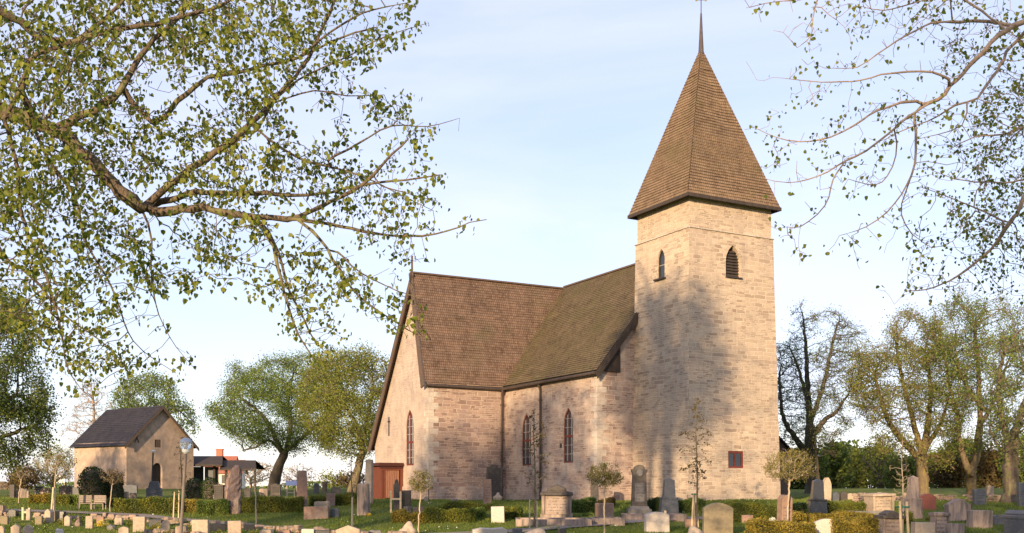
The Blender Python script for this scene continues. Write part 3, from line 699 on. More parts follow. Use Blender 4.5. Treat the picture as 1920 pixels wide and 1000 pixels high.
cb(mb, 'corner_stones', M['quoin'])
# bargeboards
def board(p, q, w, t, down, side):
    """board from p to q, hanging along down (unit), thick along side"""
    mb = MB(); P = [p, q, q + down * w, p + down * w]; A = P; B = [x + side * t for x in P]
    mb.face(A[::-1]); mb.face(B)
    for k in range(4): mb.face([A[k], A[(k + 1) % 4], B[(k + 1) % 4], B[k]])
    return mb
pe = CH(aT - ov - .03, bI - .1, ea - .45); pa = CH(aT - ov - .03, bt, ztr + .15); cb(board(pe, pa, .42, .07, (L_ * .95 - Z * .3).normalized(), -R_), 'bargeboard', M['dark_wood'])
pl = CH(aT - ov - .03, bE + .35, zE - .3); cb(board(pl, pa, .36, .07, (-L_ * .6 - Z * .8).normalized(), -R_), 'bargeboard', M['dark_wood'])
mb = MB(); mb.box(CH(aT - ov - .05, bt, ztr + .45), (.09, .09, 1.1), math.atan2(R_.y, R_.x)); cb(mb, 'gable_spike', M['dark_wood'])
pe = CH(aN - .3, bN - .3, ea - .3 * so - .02); pa = CH(aC, bN - .3, zr - .02); cb(board(pe, pa, .34, .07, (R_ * .3 - Z * .95).normalized(), -L_), 'bargeboard', M['black_wood'])
mb = MB(); rr_ = random.Random(2)
for k in range(7):
    a = aN + .02 + k * .19; top = ea + (a - aN) * so - .1; lo_ = ea - .3; mb.box(CH(a + .09, bN - .07, (lo_ + top) / 2), (.18, .05, max(.1, top - lo_)), math.atan2(R_.y, R_.x))
cb(mb, 'gable_boarding', M['black_wood'])
# gutters and downpipes
mb = MB(); an = math.atan2(R_.y, R_.x); p = CH((aT - ov + aN) / 2, bI - .1, ea - .42); mb.box(p, (aN - aT + ov - .1, .1, .2), an); cb(mb, 'fascia', M['black_wood'])
mb = MB(); p = CH(aN - .2, (bI + bN) / 2 - .1, ea - .42); mb.box(p, (.1, bI - bN + .25, .2), an); cb(mb, 'fascia', M['black_wood'])
mb = MB(); mb.tube([CH(aT - ov, bI - .2, ea - .42), CH(aN - .25, bI - .2, ea - .47)], .07, 8); cb(mb, 'gutter', M['pipe'])
mb = MB(); mb.tube([CH(aN - .32, bI - .2, ea - .46), CH(aN - .32, bN - .25, ea - .42)], .07, 8); cb(mb, 'gutter', M['pipe'])
def pipe_at(px, a, O, n, top):
    p = ray_plane(px, 800, O, n); q = p.copy(); mb = MB(); zt_ = top + EYE; zg = EYE - .85
    mb.tube([Vector((p.x, p.y, zt_)) - n * .0, Vector((p.x, p.y, zg + .15)), Vector((p.x, p.y, zg)) + n * .12], .062, 8)
    for z in np.arange(zg + .8, zt_, 1.6): mb.box((p.x, p.y, z), (.17, .17, .05), math.atan2(n.y, n.x))
    mb.tube([Vector((p.x, p.y, zt_ - .05)), Vector((p.x, p.y, zt_ + .25)) + n * .12], .07, 8)
    cb(mb, 'downpipe', M['pipe'])
pipe_at(941, 0, CH(aT, bI - .12, 0), -L_, ea - .75); pipe_at(1013, 0, CH(aN - .12, bN, 0), -R_, ea - .75)
# spire
sb = [(-.3, -.3), (5.5, -.3), (5.5, 4.58), (-.3, 4.58)]; ze = 13.95; ap = (2.5, 2.2, 22.15)
mb = MB()
for i in range(4):
    j = (i + 1) % 4; tp = lambda q: CH(ap[0] + (q[0] - 2.62) * .022, ap[1] + (q[1] - 2.15) * .022, ap[2])
    courses(mb, CH(*sb[i], ze), CH(*sb[j], ze), tp(sb[i]), tp(sb[j]), .165, .03)
sp = cb(mb, 'spire', M['sh_spire'])
mb = MB(); mb.face([CH(*q, ze - .03) for q in sb][::-1])
for i in range(4):
    j = (i + 1) % 4; p = CH(*sb[i], ze - .08); q = CH(*sb[j], ze - .08); u = q - p; mb.box((p + q) / 2, (u.length + .08, .1, .16), math.atan2(u.y, u.x))
cb(mb, 'eaves_board', M['black_wood'])
ax = CH(ap[0], ap[1], 0); mb = MB(); mb.lathe((ax.x, ax.y, EYE), [(.15, 21.8), (.13, 22.2), (.09, 23.0), (.045, 24.0), (.015, 24.1)], 10); fin = cb(mb, 'finial', M['lead'])
mb = MB(); mb.tube([(ax.x, ax.y, EYE + 24), (ax.x, ax.y, EYE + 26)], .025, 6)
for s_ in (-1, 1): mb.tube([(ax.x, ax.y, EYE + 24.72), (ax.x + s_ * .24, ax.y, EYE + 24.72)], .02, 6)
wv = cb(mb, 'weathervane', M['lead'])
for s_ in (-1, 1): mb = MB(); mb.lathe((ax.x + s_ * .24, ax.y, EYE + 24.72), [(.001, -.07), (.05, -.05), (.07, 0), (.05, .05), (.001, .07)], 10); q_ = cb(mb, 'gilt_ball', M['gold']); q_.parent = wv
# annex behind the tower
mb = MB(); a0, a1, b0, b1 = aF - .3, 12.15, 6.2, 9.6; zz = 2.2
O = CH(a0, b0, wz); panel(mb, O, R_, V, [(0, 0), (a1 - a0, 0), (a1 - a0, zz - wz), (0, zz + 3.6 - wz)], ())
O = CH(a1, b0, wz); panel(mb, O, L_, V, [(0, 0), (b1 - b0, 0), (b1 - b0, zz - wz), (0, zz - wz)], ())
cb(mb, 'annex_wall', M['dark_wood'])
mb = MB(); courses(mb, CH(a1 + .35, b0 - .3, zz - .3), CH(a1 + .35, b1 + .3, zz - .3), CH(a0 - .1, b0 - .3, zz + 3.65), CH(a0 - .1, b1 + .3, zz + 3.65), .22)
mb.face([CH(a1 + .35, b0 - .3, zz - .38), CH(a0 - .1, b0 - .3, zz + 3.57), CH(a0 - .1, b0 - .3, zz + 3.65), CH(a1 + .35, b0 - .3, zz - .3)])
cb(mb, 'annex_roof', M['tile'])
# iron anchor on the gable, vent in the nave wall
mb = MB(); O = CH(aT, bE, wz); p = ray_plane(730, 800, O, R_) - R_ * .03; an = math.atan2(L_.y, L_.x); mb.box(p, (.07, .05, 1.15), an); mb.box(p + Z * .3, (.35, .05, .07), an); cb(mb, 'wall_anchor', M['iron'])
mb = MB(); p = ray_plane(1052, 836, CH(aN, bN, 0), R_) - R_ * .02; mb.box(p, (.16, .05, .24), an); cb(mb, 'vent', M['iron'])
# porch
pa0, pb0, pb1, pz0, pz1 = -8.68, 17.95, 19.35, -1.25, 1.2
mb = MB(); an = math.atan2(R_.y, R_.x); cw = .14
for a, b in ((pa0 + .07, pb0 + .07), (aT - .08, pb0 + .07), (pa0 + .07, pb1 - .07)): mb.box(CH(a, b, (pz0 + pz1) / 2), (cw, cw, pz1 - pz0), an)
n = 9
for k in range(n): mb.box(CH(pa0 + .05, pb0 + .17 + (pb1 - pb0 - .3) * (k + .5) / n, (pz0 + pz1) / 2), (.04, (pb1 - pb0 - .3) / n - .012, pz1 - pz0), an)
mb.box(CH((pa0 + aT) / 2, pb0 + .06, pz1 - .12), (aT - pa0 - .3, .08, .24), an); mb.box(CH(pa0 + .22, pb0 + .08, -.1), (.16, .06, 2.4), an)
mb.box(CH((pa0 + aT) / 2, pb1 - .05, (pz0 + pz1) / 2), (aT - pa0, .04, pz1 - pz0), an)
po = cb(mb, 'porch', M['red_wood'])
mb = MB(); mb.box(CH((pa0 + aT) / 2 - .05, (pb0 + pb1) / 2, pz1 + .05), (aT - pa0 + .3, pb1 - pb0 + .35, .1), an); mb.box(CH((pa0 + aT) / 2 - .02, (pb0 + pb1) / 2, pz1 + .14), (aT - pa0 + .15, pb1 - pb0 + .2, .1), an)
mb.box(CH((pa0 + aT) / 2, pb0 + .01, pz1 - .07), (aT - pa0 + .1, .1, .14), an)
q_ = cb(mb, 'canopy', M['dark_red']); q_.parent = po
mb = MB(); dw = aT - .22 - (pa0 + .32); n = 6; mb.box(CH(pa0 + .32 + dw / 2, pb0 + .15, .13), (dw, .02, 1.66), an)
for k in range(n): mb.box(CH(pa0 + .32 + dw * (k + .5) / n, pb0 + .12, (-.68 + .95) / 2), (dw / n - .014, .05, 1.66), an)
d_ = cb(mb, 'door', M['pale_red_wood']); d_.parent = po
mb = MB(); mb.box(CH((pa0 + aT) / 2, pb0 - .3, -.93), (1.9, .7, .2), an); q_ = cb(mb, 'step', M['rubble']); q_.parent = po
# ---------------------------------------------------------------- graves
M['core'] = simple('inner_twigs', (.05, .055, .018), (.03, .035, .014), .95, 20, .5)
def prof(kind, w, h):
    x = w / 2
    def arc(x0, x1, zs, rise, n=8): return [(x0 + (x1 - x0) * i / n, zs + rise * math.sin(math.pi * i / n) ** .9) for i in range(n + 1)]
    if kind == 'rect': return [(-x, 0), (x, 0), (x, h), (-x, h)]
    if kind == 'round': return [(-x, 0), (x, 0)] + [(x * math.cos(math.pi * i / 12), h - x + x * math.sin(math.pi * i / 12)) for i in range(13)]
    if kind == 'segment': return [(-x, 0), (x, 0)] + arc(x, -x, h * .84, h * .16)
    if kind == 'point': return [(-x, 0), (x, 0), (x, h * .8), (x * .35, h * .96), (0, h), (-x * .35, h * .96), (-x, h * .8)]
    if kind == 'gable': return [(-x, 0), (x, 0), (x, h * .72), (0, h), (-x, h * .72)]
    if kind == 'shoulder': return [(-x, 0), (x, 0), (x, h * .78), (x * .72, h * .80)] + [(x * .66 * math.cos(math.pi * i / 10), h * .80 + h * .20 * math.sin(math.pi * i / 10)) for i in range(11)] + [(-x * .72, h * .80), (-x, h * .78)]
    if kind == 'taper': return [(-x, 0), (x, 0), (x * .82, h * .97), (x * .7, h), (-x * .7, h), (-x * .85, h * .96)]
    if kind == 'blade': return [(-x * .8, 0), (x * .72, 0), (x * .98, h * .35), (x, h * .6), (x * .8, h * .85), (x * .3, h), (-x * .3, h * .98), (-x * .8, h * .86), (-x, h * .6), (-x * .95, h * .3)]
    if kind == 'bullet': return [(-x * .85, 0), (x * .85, 0), (x, h * .5), (x * .95, h * .72), (x * .6, h * .9), (x * .25, h), (-x * .25, h), (-x * .6, h * .9), (-x * .95, h * .72), (-x, h * .5)]
    if kind == 'low': return [(-x, 0), (x, 0), (x * .97, h * .85), (x * .8, h), (x * .2, h * .94), (-x * .5, h), (-x * .95, h * .88)]
    if kind == 'stepped': return [(-x, 0), (x, 0), (x, h * .62), (x * .72, h * .66), (x * .62, h * .92), (x * .45, h), (-x * .45, h), (-x * .62, h * .92), (-x * .72, h * .66), (-x, h * .62)]
    if kind == 'wave': return [(-x, 0), (x, 0), (x, h * .93), (x * .55, h * .9), (x * .2, h), (-x * .2, h), (-x * .55, h * .93), (-x * .8, h * .92), (-x, h)]
    return [(-x, 0), (x, 0), (x, h), (-x, h)]
def grave(x0, x1, yt, yb, kind, mat, label, cat='gravestone', thick=.2, base=None, rz=None, tilt=0.0, name='gravestone', deep=None, group=None, cap=None):
    p = at((x0 + x1) / 2, yb); d = p.y; w = (x1 - x0) / F * d; h = (yb - yt) / F * d
    rs = random.Random(int(x0 * 7 + yt)); rz = rs.uniform(-.12, .22) if rz is None else rz
    th = deep or thick; w = max(.12, w - abs(math.sin(rz)) * th)
    root = empty(name, tuple(p), rz, label, cat, group); root.rotation_euler = (rs.uniform(-.03, .03), rs.uniform(-.025, .025), rz); m = STN[mat]; rm = Matrix.Rotation(tilt, 4, 'Y'); sink = .12
    if kind in ('cap', 'pediment'):
        bh = h * .12; ph = h * .30 if kind == 'pediment' else h * .1; mb = MB(); mb.box((0, 0, bh / 2 - .05), (w * .98, th * 1.25, bh + .1)); mb.build('base', m, root, bevel=.015)
        mb = MB(); mb.box((0, 0, bh + (h - bh - ph) / 2), (w * .78, th * .9, h - bh - ph)); mb.build('slab', m, root, bevel=.012); mb = MB(); mb.box((0, -th * .45 - .008, bh + (h - bh - ph) / 2), (w * .6, .02, (h - bh - ph) * .8)); mb.build('tablet', TB.get(mat, m), root)
        for s in (-1, 1): mb = MB(); mb.box((s * w * .41, -th * .08, bh + (h - bh - ph) / 2), (w * .09, th * .95, h - bh - ph)); mb.build('pilaster', m, root, bevel=.01)
        mb = MB(); mb.box((0, 0, h - ph + .03), (w, th * 1.3, .10)); 
        if kind == 'pediment':
            mb.prism([(-w * .48, h - ph + .08), (w * .48, h - ph + .08), (w * .25, h - ph * .60), (-w * .25, h - ph * .60)], -th * .55, th * .55); mb.prism([(-w * .30, h - ph * .60), (w * .30, h - ph * .60), (w * .30, h - ph * .42), (0, h), (-w * .30, h - ph * .42)], -th * .5, th * .5)
        else: mb.box((0, 0, h - ph * .5 + .03), (w * .8, th, ph * .8), top=(.7, .5))
        mb.build('cap', STN[cap or mat], root, bevel=.012); return root
    if kind == 'obelisk':
        bh = h * .42; mb = MB(); mb.box((0, 0, bh / 2 - .05), (w, w * .9, bh + .1), top=(.86, .86)); mb.build('base', m, root, bevel=.015)
        mb = MB(); mb.box((0, 0, bh + .04), (w * .9, w * .8, .08)); mb.box((0, 0, bh + (h - bh) * .46), (w * .66, w * .6, (h - bh) * .9), top=(.78, .78)); q = h - (h - bh) * .09
        mb.box((0, 0, q + (h - bh) * .035), (w * .50, w * .45, (h - bh) * .09), top=(.15, .15)); mb.build('shaft', m, root, bevel=.01); return root
    if kind == 'ornate':
        bh = h * .17; mb = MB(); mb.box((0, 0, bh * .3), (w * 1.0, th * 2.4, bh * .8)); mb.box((0, 0, bh * .85), (w * .88, th * 1.9, bh * .4), top=(.85, .8)); mb.build('base', STN['grey'], root, bevel=.015)
        hh = h - bh; wv = w * .66; mb = MB(); x = wv / 2
        pr = [(-x, 0), (x, 0), (x * .86, hh * .80), (x * 1.02, hh * .83), (x * 1.02, hh * .89), (x * .74, hh * .90)] + [(x * .70 * math.cos(math.pi * i / 10), hh * .89 + hh * .11 * math.sin(math.pi * i / 10)) for i in range(11)] + [(-x * .74, hh * .90), (-x * 1.02, hh * .89), (-x * 1.02, hh * .83), (-x * .86, hh * .80)]
        mb.prism([(a, b + bh) for a, b in pr], -th * .6, th * .6); mb.build('slab', m, root, bevel=.012)
        mb = MB(); mb.box((0, -th * .6, bh + hh * .33), (wv * .62, .03, hh * .46)); mb.build('tablet', TB['grey'], root)
        mb = MB(); mb.lathe((0, 0, 0), [(.001, 0), (x * .42, .02), (x * .45, .05), (x * .3, .07), (.001, .07)], 12); o = mb.build('rosette', STN['grey'], root); o.rotation_euler = (math.radians(90), 0, 0); o.location = (0, -th * .6, bh + hh * .80)
        return root
    if kind == 'rock':
        import bmesh
        bm = bmesh.new(); bmesh.ops.create_icosphere(bm, subdivisions=3, radius=.5)
        for v in bm.verts:
            c = v.co; f = 1 + .13 * math.sin(c.x * 9 + yt) * math.cos(c.y * 7) + .09 * math.sin(c.z * 13 + x0); v.co = Vector((c.x * w * f, c.y * w * .8 * f, max(-.1, (c.z * 1.25 + .35) * h * f * .98)))
        me = bpy.data.meshes.new('stone'); bm.to_mesh(me); bm.free(); me.materials.append(m); me.polygons.foreach_set('use_smooth', [True] * len(me.polygons))
        o = bpy.data.objects.new('stone', me); COL.objects.link(o); o.parent = root; return root
    if kind in ('monolith', 'rawpillar', 'leaning'):
        n = 14; k = 12; mb = MB(); rs = random.Random(int(x0)); rings = []
        for i in range(n + 1):
            t = i / n; ww = w * (1 - .42 * t ** 1.6) if kind == 'monolith' else w * (1 - .25 * t); lean = 0
            if kind == 'monolith': lean = w * (.28 * t ** 1.5 - .04)
            if kind == 'leaning': ww = w * (1 - .86 * t); lean = w * .3 * t
            if i == n: ww *= .6
            rings.append([Vector((lean + ww / 2 * math.copysign(abs(math.cos(2 * math.pi * j / k)) ** .7, math.cos(2 * math.pi * j / k)) * rs.uniform(.86, 1.07), th * 1.6 * (1 - .4 * t) * math.sin(2 * math.pi * j / k) * rs.uniform(.7, 1.1), h * t * (1 if i < n else rs.uniform(.96, 1.0)) - (.1 if i == 0 else 0))) for j in range(k)])
        for a, b in zip(rings, rings[1:]):
            for j in range(k): mb.face([a[j], a[(j + 1) % k], b[(j + 1) % k], b[j]])
        mb.face(rings[-1]); mb.build('stone', m, root, merge=True); return root
    if base:
        bh = base * h; mb = MB(); mb.box((0, 0, bh / 2 - .05), (w * 1.0, th * 1.9, bh + .1), top=(.94, .9)); mb.build('base', m, root, bevel=.015); w *= .8
    else: bh = -sink
    pr = prof(kind, w, h - max(bh, 0)); pr = [(a, b if b > 0 else (min(bh, 0))) for a, b in pr] if not base else pr
    mb = MB(); mb.prism([(a, b + max(bh, 0)) for a, b in pr], -th / 2, th / 2, rm); mb.build('slab', m, root, bevel=.018)
    if h > .7 and kind in ('rect', 'segment', 'round', 'shoulder', 'wave') and mat not in ('black',) and d < 62:
        mb = MB(); hh = h - max(bh, 0); mb.box((0, -th / 2 - .004, max(bh, 0) + hh * .47), (w * .7, .016, hh * .5)); mb.v = [rm @ v for v in mb.v]; mb.build('tablet', TB.get(mat, m), root)
    return root
G = grave
# back row by the storehouse
G(19, 28, 909, 934, 'rect', 'dark', 'narrow dark upright slab at the far left edge of the back lawn')
G(28, 55, 916, 934, 'gable', 'pink', 'low pink stone with sloping shoulders beside the narrow dark slab at far left')
G(38, 51, 912, 921, 'rect', 'grey', 'small grey stone just behind the low pink stone at far left', deep=.25)
G(65, 80, 912, 929, 'rect', 'blue', 'blue grey block with a flat pale top under the bare brown bush')
G(76, 95, 915, 930, 'low', 'pink', 'rough pink low stone right against the blue grey block by the brown bush')
G(112, 136, 910, 928, 'segment', 'pink', 'wide low mottled stone with a curved top left of the storehouse corner', deep=.3)
G(137, 150, 914, 932, 'rect', 'grey', 'plain grey block at the foot of the left storehouse corner', deep=.4)
G(234, 258, 909, 926, 'segment', 'blue', 'blue grey curved stone before the pink storehouse gable left of its door')
G(229, 240, 922, 936, 'rect', 'pale', 'small pale post stone beside the dark yew dome', deep=.25)
G(242, 256, 924, 937, 'low', 'pink', 'small pink stump stone between the yew dome and the big dark monument')
G(274, 305, 903, 937, 'stepped', 'blue', 'large dark stepped monument in front of the arched storehouse door', deep=.6)
G(402, 421, 909, 939, 'cap', 'dark', 'dark grey capped slab between the second yew ball and the raw monolith', thick=.3)
G(411, 438, 880, 938, 'leaning', 'rough', 'brown pyramid shaped raw stone behind the tall purple monolith', name='memorial_stone', cat='memorial stone')
G(424, 455, 872, 963, 'monolith', 'rough', 'tall raw purple brown standing stone leaning right by the clipped hedges', name='memorial_stone', cat='memorial stone')
G(349, 355, 924, 936, 'round', 'pink', 'tiny round pink stone under the left yew ball')
G(373, 379, 923, 936, 'rect', 'pink', 'tiny square pink stone between the two yew balls')
G(394, 402, 923, 938, 'round', 'pale', 'tiny pale stone under the right yew ball')
G(504, 530, 907, 936, 'wave', 'dark', 'wide dark tomb block at the foot of the leaning lime trunk', deep=.8, base=.25)
G(554, 580, 883, 955, 'taper', 'brown', 'tall tapering red brown sandstone pillar rising from a hedge gap', thick=.5, name='memorial_pillar', cat='memorial pillar')
G(588, 599, 906, 925, 'round', 'blue', 'round topped grey stone on the skyline left of the plain tall slab')
G(604, 613, 903, 925, 'rect', 'dark', 'plain tall narrow slab on the skyline')
G(620, 639, 913, 926, 'low', 'grey', 'wide low grey stone on the skyline right of the narrow slab')
G(611, 629, 926, 949, 'rect', 'brown', 'brown square slab between two hedges before the skyline', thick=.3)
G(590, 618, 940, 954, 'low', 'pale', 'pale rounded boulder like stone behind the long brown kerb block', deep=.5)
G(570, 618, 950, 972, 'rect', 'brown', 'long low ribbed brown block on the open lawn', deep=.7, rz=.1)
G(619, 636, 953, 970, 'low', 'blue', 'low blue grey stone right beside the long brown block')
# around the porch
G(684, 699, 862, 946, 'taper', 'pale', 'tall pale tapering pillar behind a shorter one left of the red porch', thick=.4, name='memorial_pillar', cat='memorial pillar')
G(670, 694, 907, 966, 'taper', 'pink', 'shorter stout tapering pillar before the tall pale pillar left of the porch', thick=.4, name='memorial_pillar', cat='memorial pillar')
G(736, 753, 899, 956, 'shoulder', 'dark', 'dark carved stone with a pointed crown in front of the porch door', thick=.3, base=.2)
G(757, 771, 881, 934, 'round', 'grey', 'tall grey round topped stone behind the low black one by the porch')
G(754, 771, 920, 960, 'rect', 'black', 'low polished black slab just right of the dark carved stone')
G(757, 772, 950, 966, 'rect', 'pink', 'left and palest of three low stones behind the hedge by the round topiary')
G(773, 785, 951, 966, 'low', 'brown', 'middle of three low brown stones behind the hedge by the round topiary')
G(786, 798, 951, 966, 'rect', 'brown', 'right of three low brown stones behind the hedge by the round topiary')
G(825, 839, 916, 938, 'round', 'blue', 'small slate grey round headed stone leaning on the transept wall', thick=.12)
G(795, 803, 931, 941, 'round', 'grey', 'tiny round headed stone at the foot of the transept corner', thick=.12)
G(907, 942, 871, 938, 'wave', 'dark', 'tall dark slab with a wavy carved crest by the downpipe', thick=.35)
G(906, 922, 899, 947, 'rect', 'brown', 'narrow brown slab in front of the wavy crested slab', thick=.3)
G(924, 943, 925, 940, 'rock', 'pale', 'heap of pale rocks at the foot of the wavy crested slab')
G(921, 946, 950, 980, 'rect', 'white', 'white square slab on the lawn between hedges below the nave', thick=.25, rz=.05)
G(971, 988, 886, 931, 'round', 'blue', 'blue grey round headed stone below the left nave window', base=.4)
G(1012, 1075, 909, 971, 'pediment', 'pink', 'big tomb with a dark pediment and side pillars below the nave', deep=.9, cap='dark', rz=-.05, name='tomb', cat='tomb')
G(1107, 1123, 893, 944, 'taper', 'dark', 'dark pillar half hidden behind the topiary below the nave corner', thick=.35)
G(1116, 1150, 944, 972, 'rect', 'brown', 'brown inscribed block behind the stem of the topiary below the nave corner', deep=.35, rz=0)
G(1176, 1220, 872, 966, 'ornate', 'dark', 'large dark ornate monument with rounded crown before the tower', name='monument', cat='monument', thick=.3, rz=0)
G(1236, 1271, 897, 965, 'obelisk', 'blue', 'blue grey obelisk on a square plinth before the tower', name='obelisk', cat='obelisk')
G(1209, 1254, 960, 998, 'segment', 'white', 'white block stone with a stake beside it in front of the tower', deep=.5, rz=.05)
G(1318, 1373, 943, 1005, 'segment', 'ochre', 'large ochre slab with a curved top by the three pale stakes', thick=.3, rz=0)
G(1457, 1482, 928, 1004, 'round', 'brown', 'rough brown round topped stone behind the thin topiary stem', thick=.4)
G(1514, 1549, 898, 970, 'obelisk', 'black', 'black obelisk monument on steps in front of the dark trunk', name='obelisk', cat='obelisk')
G(1541, 1558, 896, 940, 'bullet', 'pale', 'pale bullet shaped stone right of the dark tree trunk', thick=.3)
G(1528, 1570, 973, 1010, 'segment', 'white', 'white curved top stone in front of the golden hedge', thick=.22, rz=.0)
G(1560, 1573, 922, 940, 'gable', 'blue', 'small blue grey gabled stone right of the bullet shaped stone')
G(1575, 1588, 922, 939, 'round', 'dark', 'small dark round headed stone left of the low rubble wall')
G(1588, 1605, 925, 939, 'low', 'pale', 'pale sloping stone at the left end of the rubble wall')
G(1622, 1672, 926, 964, 'cap', 'pale', 'wide pale tomb with corner pillars and a flat lid near the rubble wall', deep=.9, name='tomb', cat='tomb')
G(1646, 1688, 957, 1004, 'pediment', 'pink', 'stained pink tomb with a low gabled top left of the white stakes', deep=.7, name='tomb', cat='tomb', cap='dark')
G(1697, 1727, 892, 972, 'obelisk', 'pink', 'pale stained obelisk before the mossy tree trunk', name='obelisk', cat='obelisk')
G(1722, 1753, 926, 956, 'point', 'red', 'polished red granite stone with pointed top below the mossy trunk', thick=.35)
G(1774, 1816, 935, 976, 'gable', 'pink', 'streaked pink tomb with gabled red brown top right of the red granite stone', deep=.6, name='tomb', cat='tomb')
G(1816, 1856, 957, 990, 'rect', 'pink', 'streaked square block standing on the shaded lawn at right', deep=.5)
G(1824, 1849, 917, 947, 'rect', 'blue', 'tall blue grey slab before the forked trunk')
G(1848, 1863, 911, 931, 'rect', 'pale', 'small pale slab right of the forked trunk')
G(1711, 1749, 980, 1012, 'rect', 'pale', 'pale flat topped slab at the bottom edge right of the stakes', deep=.35)
G(1745, 1777, 962, 1008, 'cap', 'pink', 'tall stained slab with flat cap between two paler slabs at lower right', deep=.4)
G(1777, 1805, 982, 1012, 'rect', 'pink', 'low slab right of the tall capped one at lower right', deep=.35)
G(1888, 1930, 957, 1008, 'pediment', 'grey', 'grey gabled tomb at the lower right corner', deep=1.0, name='tomb', cat='tomb')
G(1908, 1930, 905, 950, 'rect', 'blue', 'pale blue slab at the right edge behind the big trunk')
# lower rows
G(-2, 9, 948, 960, 'rect', 'pink', 'reddish slab at the left edge by the low wall', deep=.3)
G(18, 33, 955, 970, 'segment', 'black', 'small black curved stone in the low wall row at far left', deep=.3)
G(49, 58, 955, 976, 'rect', 'pale', 'pale slab right beside the small timber frame at lower left')
G(86, 99, 955, 981, 'point', 'pale', 'pale pointed stone behind the tall stake at lower left', deep=.3)
G(99, 113, 958, 976, 'rect', 'ochre', 'ochre block right of the pale pointed stone', deep=.6)
G(113, 122, 959, 977, 'rect', 'black', 'narrow black slab right of the ochre block')
G(122, 133, 967, 987, 'point', 'pale', 'very small pale pointed stone in front of the rubble edge')
G(160, 175, 968, 991, 'rect', 'pale', 'bright pale square slab among the yellow shrubs at lower left', rz=.25)
G(215, 231, 971, 984, 'low', 'pale', 'low pale bench like stone right of the yellow flowers', deep=.3)
G(200, 217, 983, 995, 'rock', 'grey', 'grey boulder lying on the lower left lawn')
G(249, 273, 969, 998, 'rect', 'pale', 'tall pale slab left of the long black stone', rz=.2, deep=.25)
G(280, 305, 974, 989, 'rect', 'black', 'long low black stone between two pale ones', deep=.3, rz=.05)
G(302, 321, 975, 1000, 'point', 'pale', 'pale pointed stone right of the long black one left of the lamp post', rz=.3, deep=.3)
G(361, 392, 975, 1008, 'rect', 'pale', 'pale rectangular slab with a framed panel right of the lamp post', rz=.1, deep=.3)
G(392, 424, 982, 996, 'rect', 'black', 'low black slab between two pale slabs right of the lamp post', deep=.2)
G(425, 455, 977, 1008, 'rect', 'pale', 'pale slab with rough edge in front of the thin sapling', rz=.35, deep=.35)
G(456, 478, 983, 996, 'rect', 'black', 'low black slab right of the rough edged pale slab', deep=.2)
G(488, 512, 993, 1012, 'low', 'pale', 'low pale stone at the bottom edge left of centre', deep=.3)
G(566, 590, 992, 1012, 'rect', 'white', 'white flat stone at the bottom edge under the brown pillar', deep=.3)
G(591, 620, 994, 1012, 'rect', 'black', 'black low stone right of the white flat stone at the bottom edge', deep=.3)
G(630, 677, 985, 1014, 'gable', 'pale', 'pale wedge topped stone at the bottom edge below the paired pillars', deep=.5, rz=.1)
G(749, 782, 981, 1006, 'rock', 'pale', 'pale rounded boulder at the foot of the round topiary')
G(883, 952, 990, 1016, 'low', 'white', 'long low white stone at the bottom edge below the white slab', deep=.7)
G(1284, 1321, 989, 1014, 'rock', 'pale', 'pale round boulder at the foot of the three stakes')
G(-3, 10, 986, 1014, 'segment', 'pale', 'pale curved stone cut by the bottom left corner', rz=.3)
G(18, 41, 984, 1016, 'segment', 'pale', 'left of two pale curved stones at the bottom left', rz=.35, deep=.35)
G(41, 64, 984, 1016, 'point', 'pale', 'right and more pointed of two pale stones at the bottom left', rz=.35, deep=.3)
G(102, 121, 991, 1012, 'rock', 'white', 'white rounded stone at the bottom edge left of the grey boulder')
G(960, 979, 991, 1010, 'rect', 'grey', 'grey low block at the bottom edge right of the long white stone', deep=.3)
G(975, 1034, 993, 1014, 'rock', 'pale', 'flat pale rock at the bottom edge by the wire staked sapling')
G(1284, 1306, 974, 990, 'rect', 'brown', 'brown low block left of the large ochre slab')
for (x0_, x1_, yt_, yb_, kd_, mt_, lb_) in [
    (0, 16, 968, 984, 'low', 'ochre', 'low ochre stone on the lower lawn at the left edge'),
    (66, 80, 968, 984, 'rect', 'ochre', 'squat ochre stone left of the pale pointed one behind the stake'),
    (140, 152, 974, 988, 'rock', 'rough', 'dark rough rock left of the bright square slab'),
    (182, 196, 969, 982, 'rect', 'brown', 'small brown block right of the bright square slab'),
    (222, 243, 988, 1008, 'segment', 'pale', 'pale curved stone right of the grey boulder at the bottom edge'),
    (330, 352, 986, 1006, 'low', 'pink', 'low pink stone at the foot of the lamp post'),
    (520, 546, 994, 1010, 'low', 'brown', 'low brown stone at the bottom edge right of the black slabs'),
    (690, 716, 994, 1010, 'low', 'grey', 'low grey stone at the bottom edge left of the round boulder'),
    (1045, 1062, 991, 1008, 'rect', 'black', 'small black block at the bottom edge below the big tomb'),
    (1390, 1412, 966, 982, 'rect', 'brown', 'brown low stone behind the golden hedge at its left end'),
    (1600, 1620, 944, 958, 'rect', 'grey', 'grey flat kerb stone left of the wide pale tomb'),
    (1860, 1882, 966, 984, 'low', 'grey', 'low grey stone in shade left of the corner tomb'),
    (1806, 1822, 946, 958, 'low', 'dark', 'low dark stone between the streaked tomb and the blue grey slab'),
    (845, 858, 936, 946, 'low', 'grey', 'low grey stone on the slope below the transept wall'),
    (486, 503, 916, 934, 'low', 'pink', 'low pink stone left of the wide dark tomb block'),
    (458, 470, 915, 934, 'rect', 'dark', 'dark square stone right of the raw purple monolith')]:
    G(x0_, x1_, yt_, yb_, kd_, mt_, lb_)
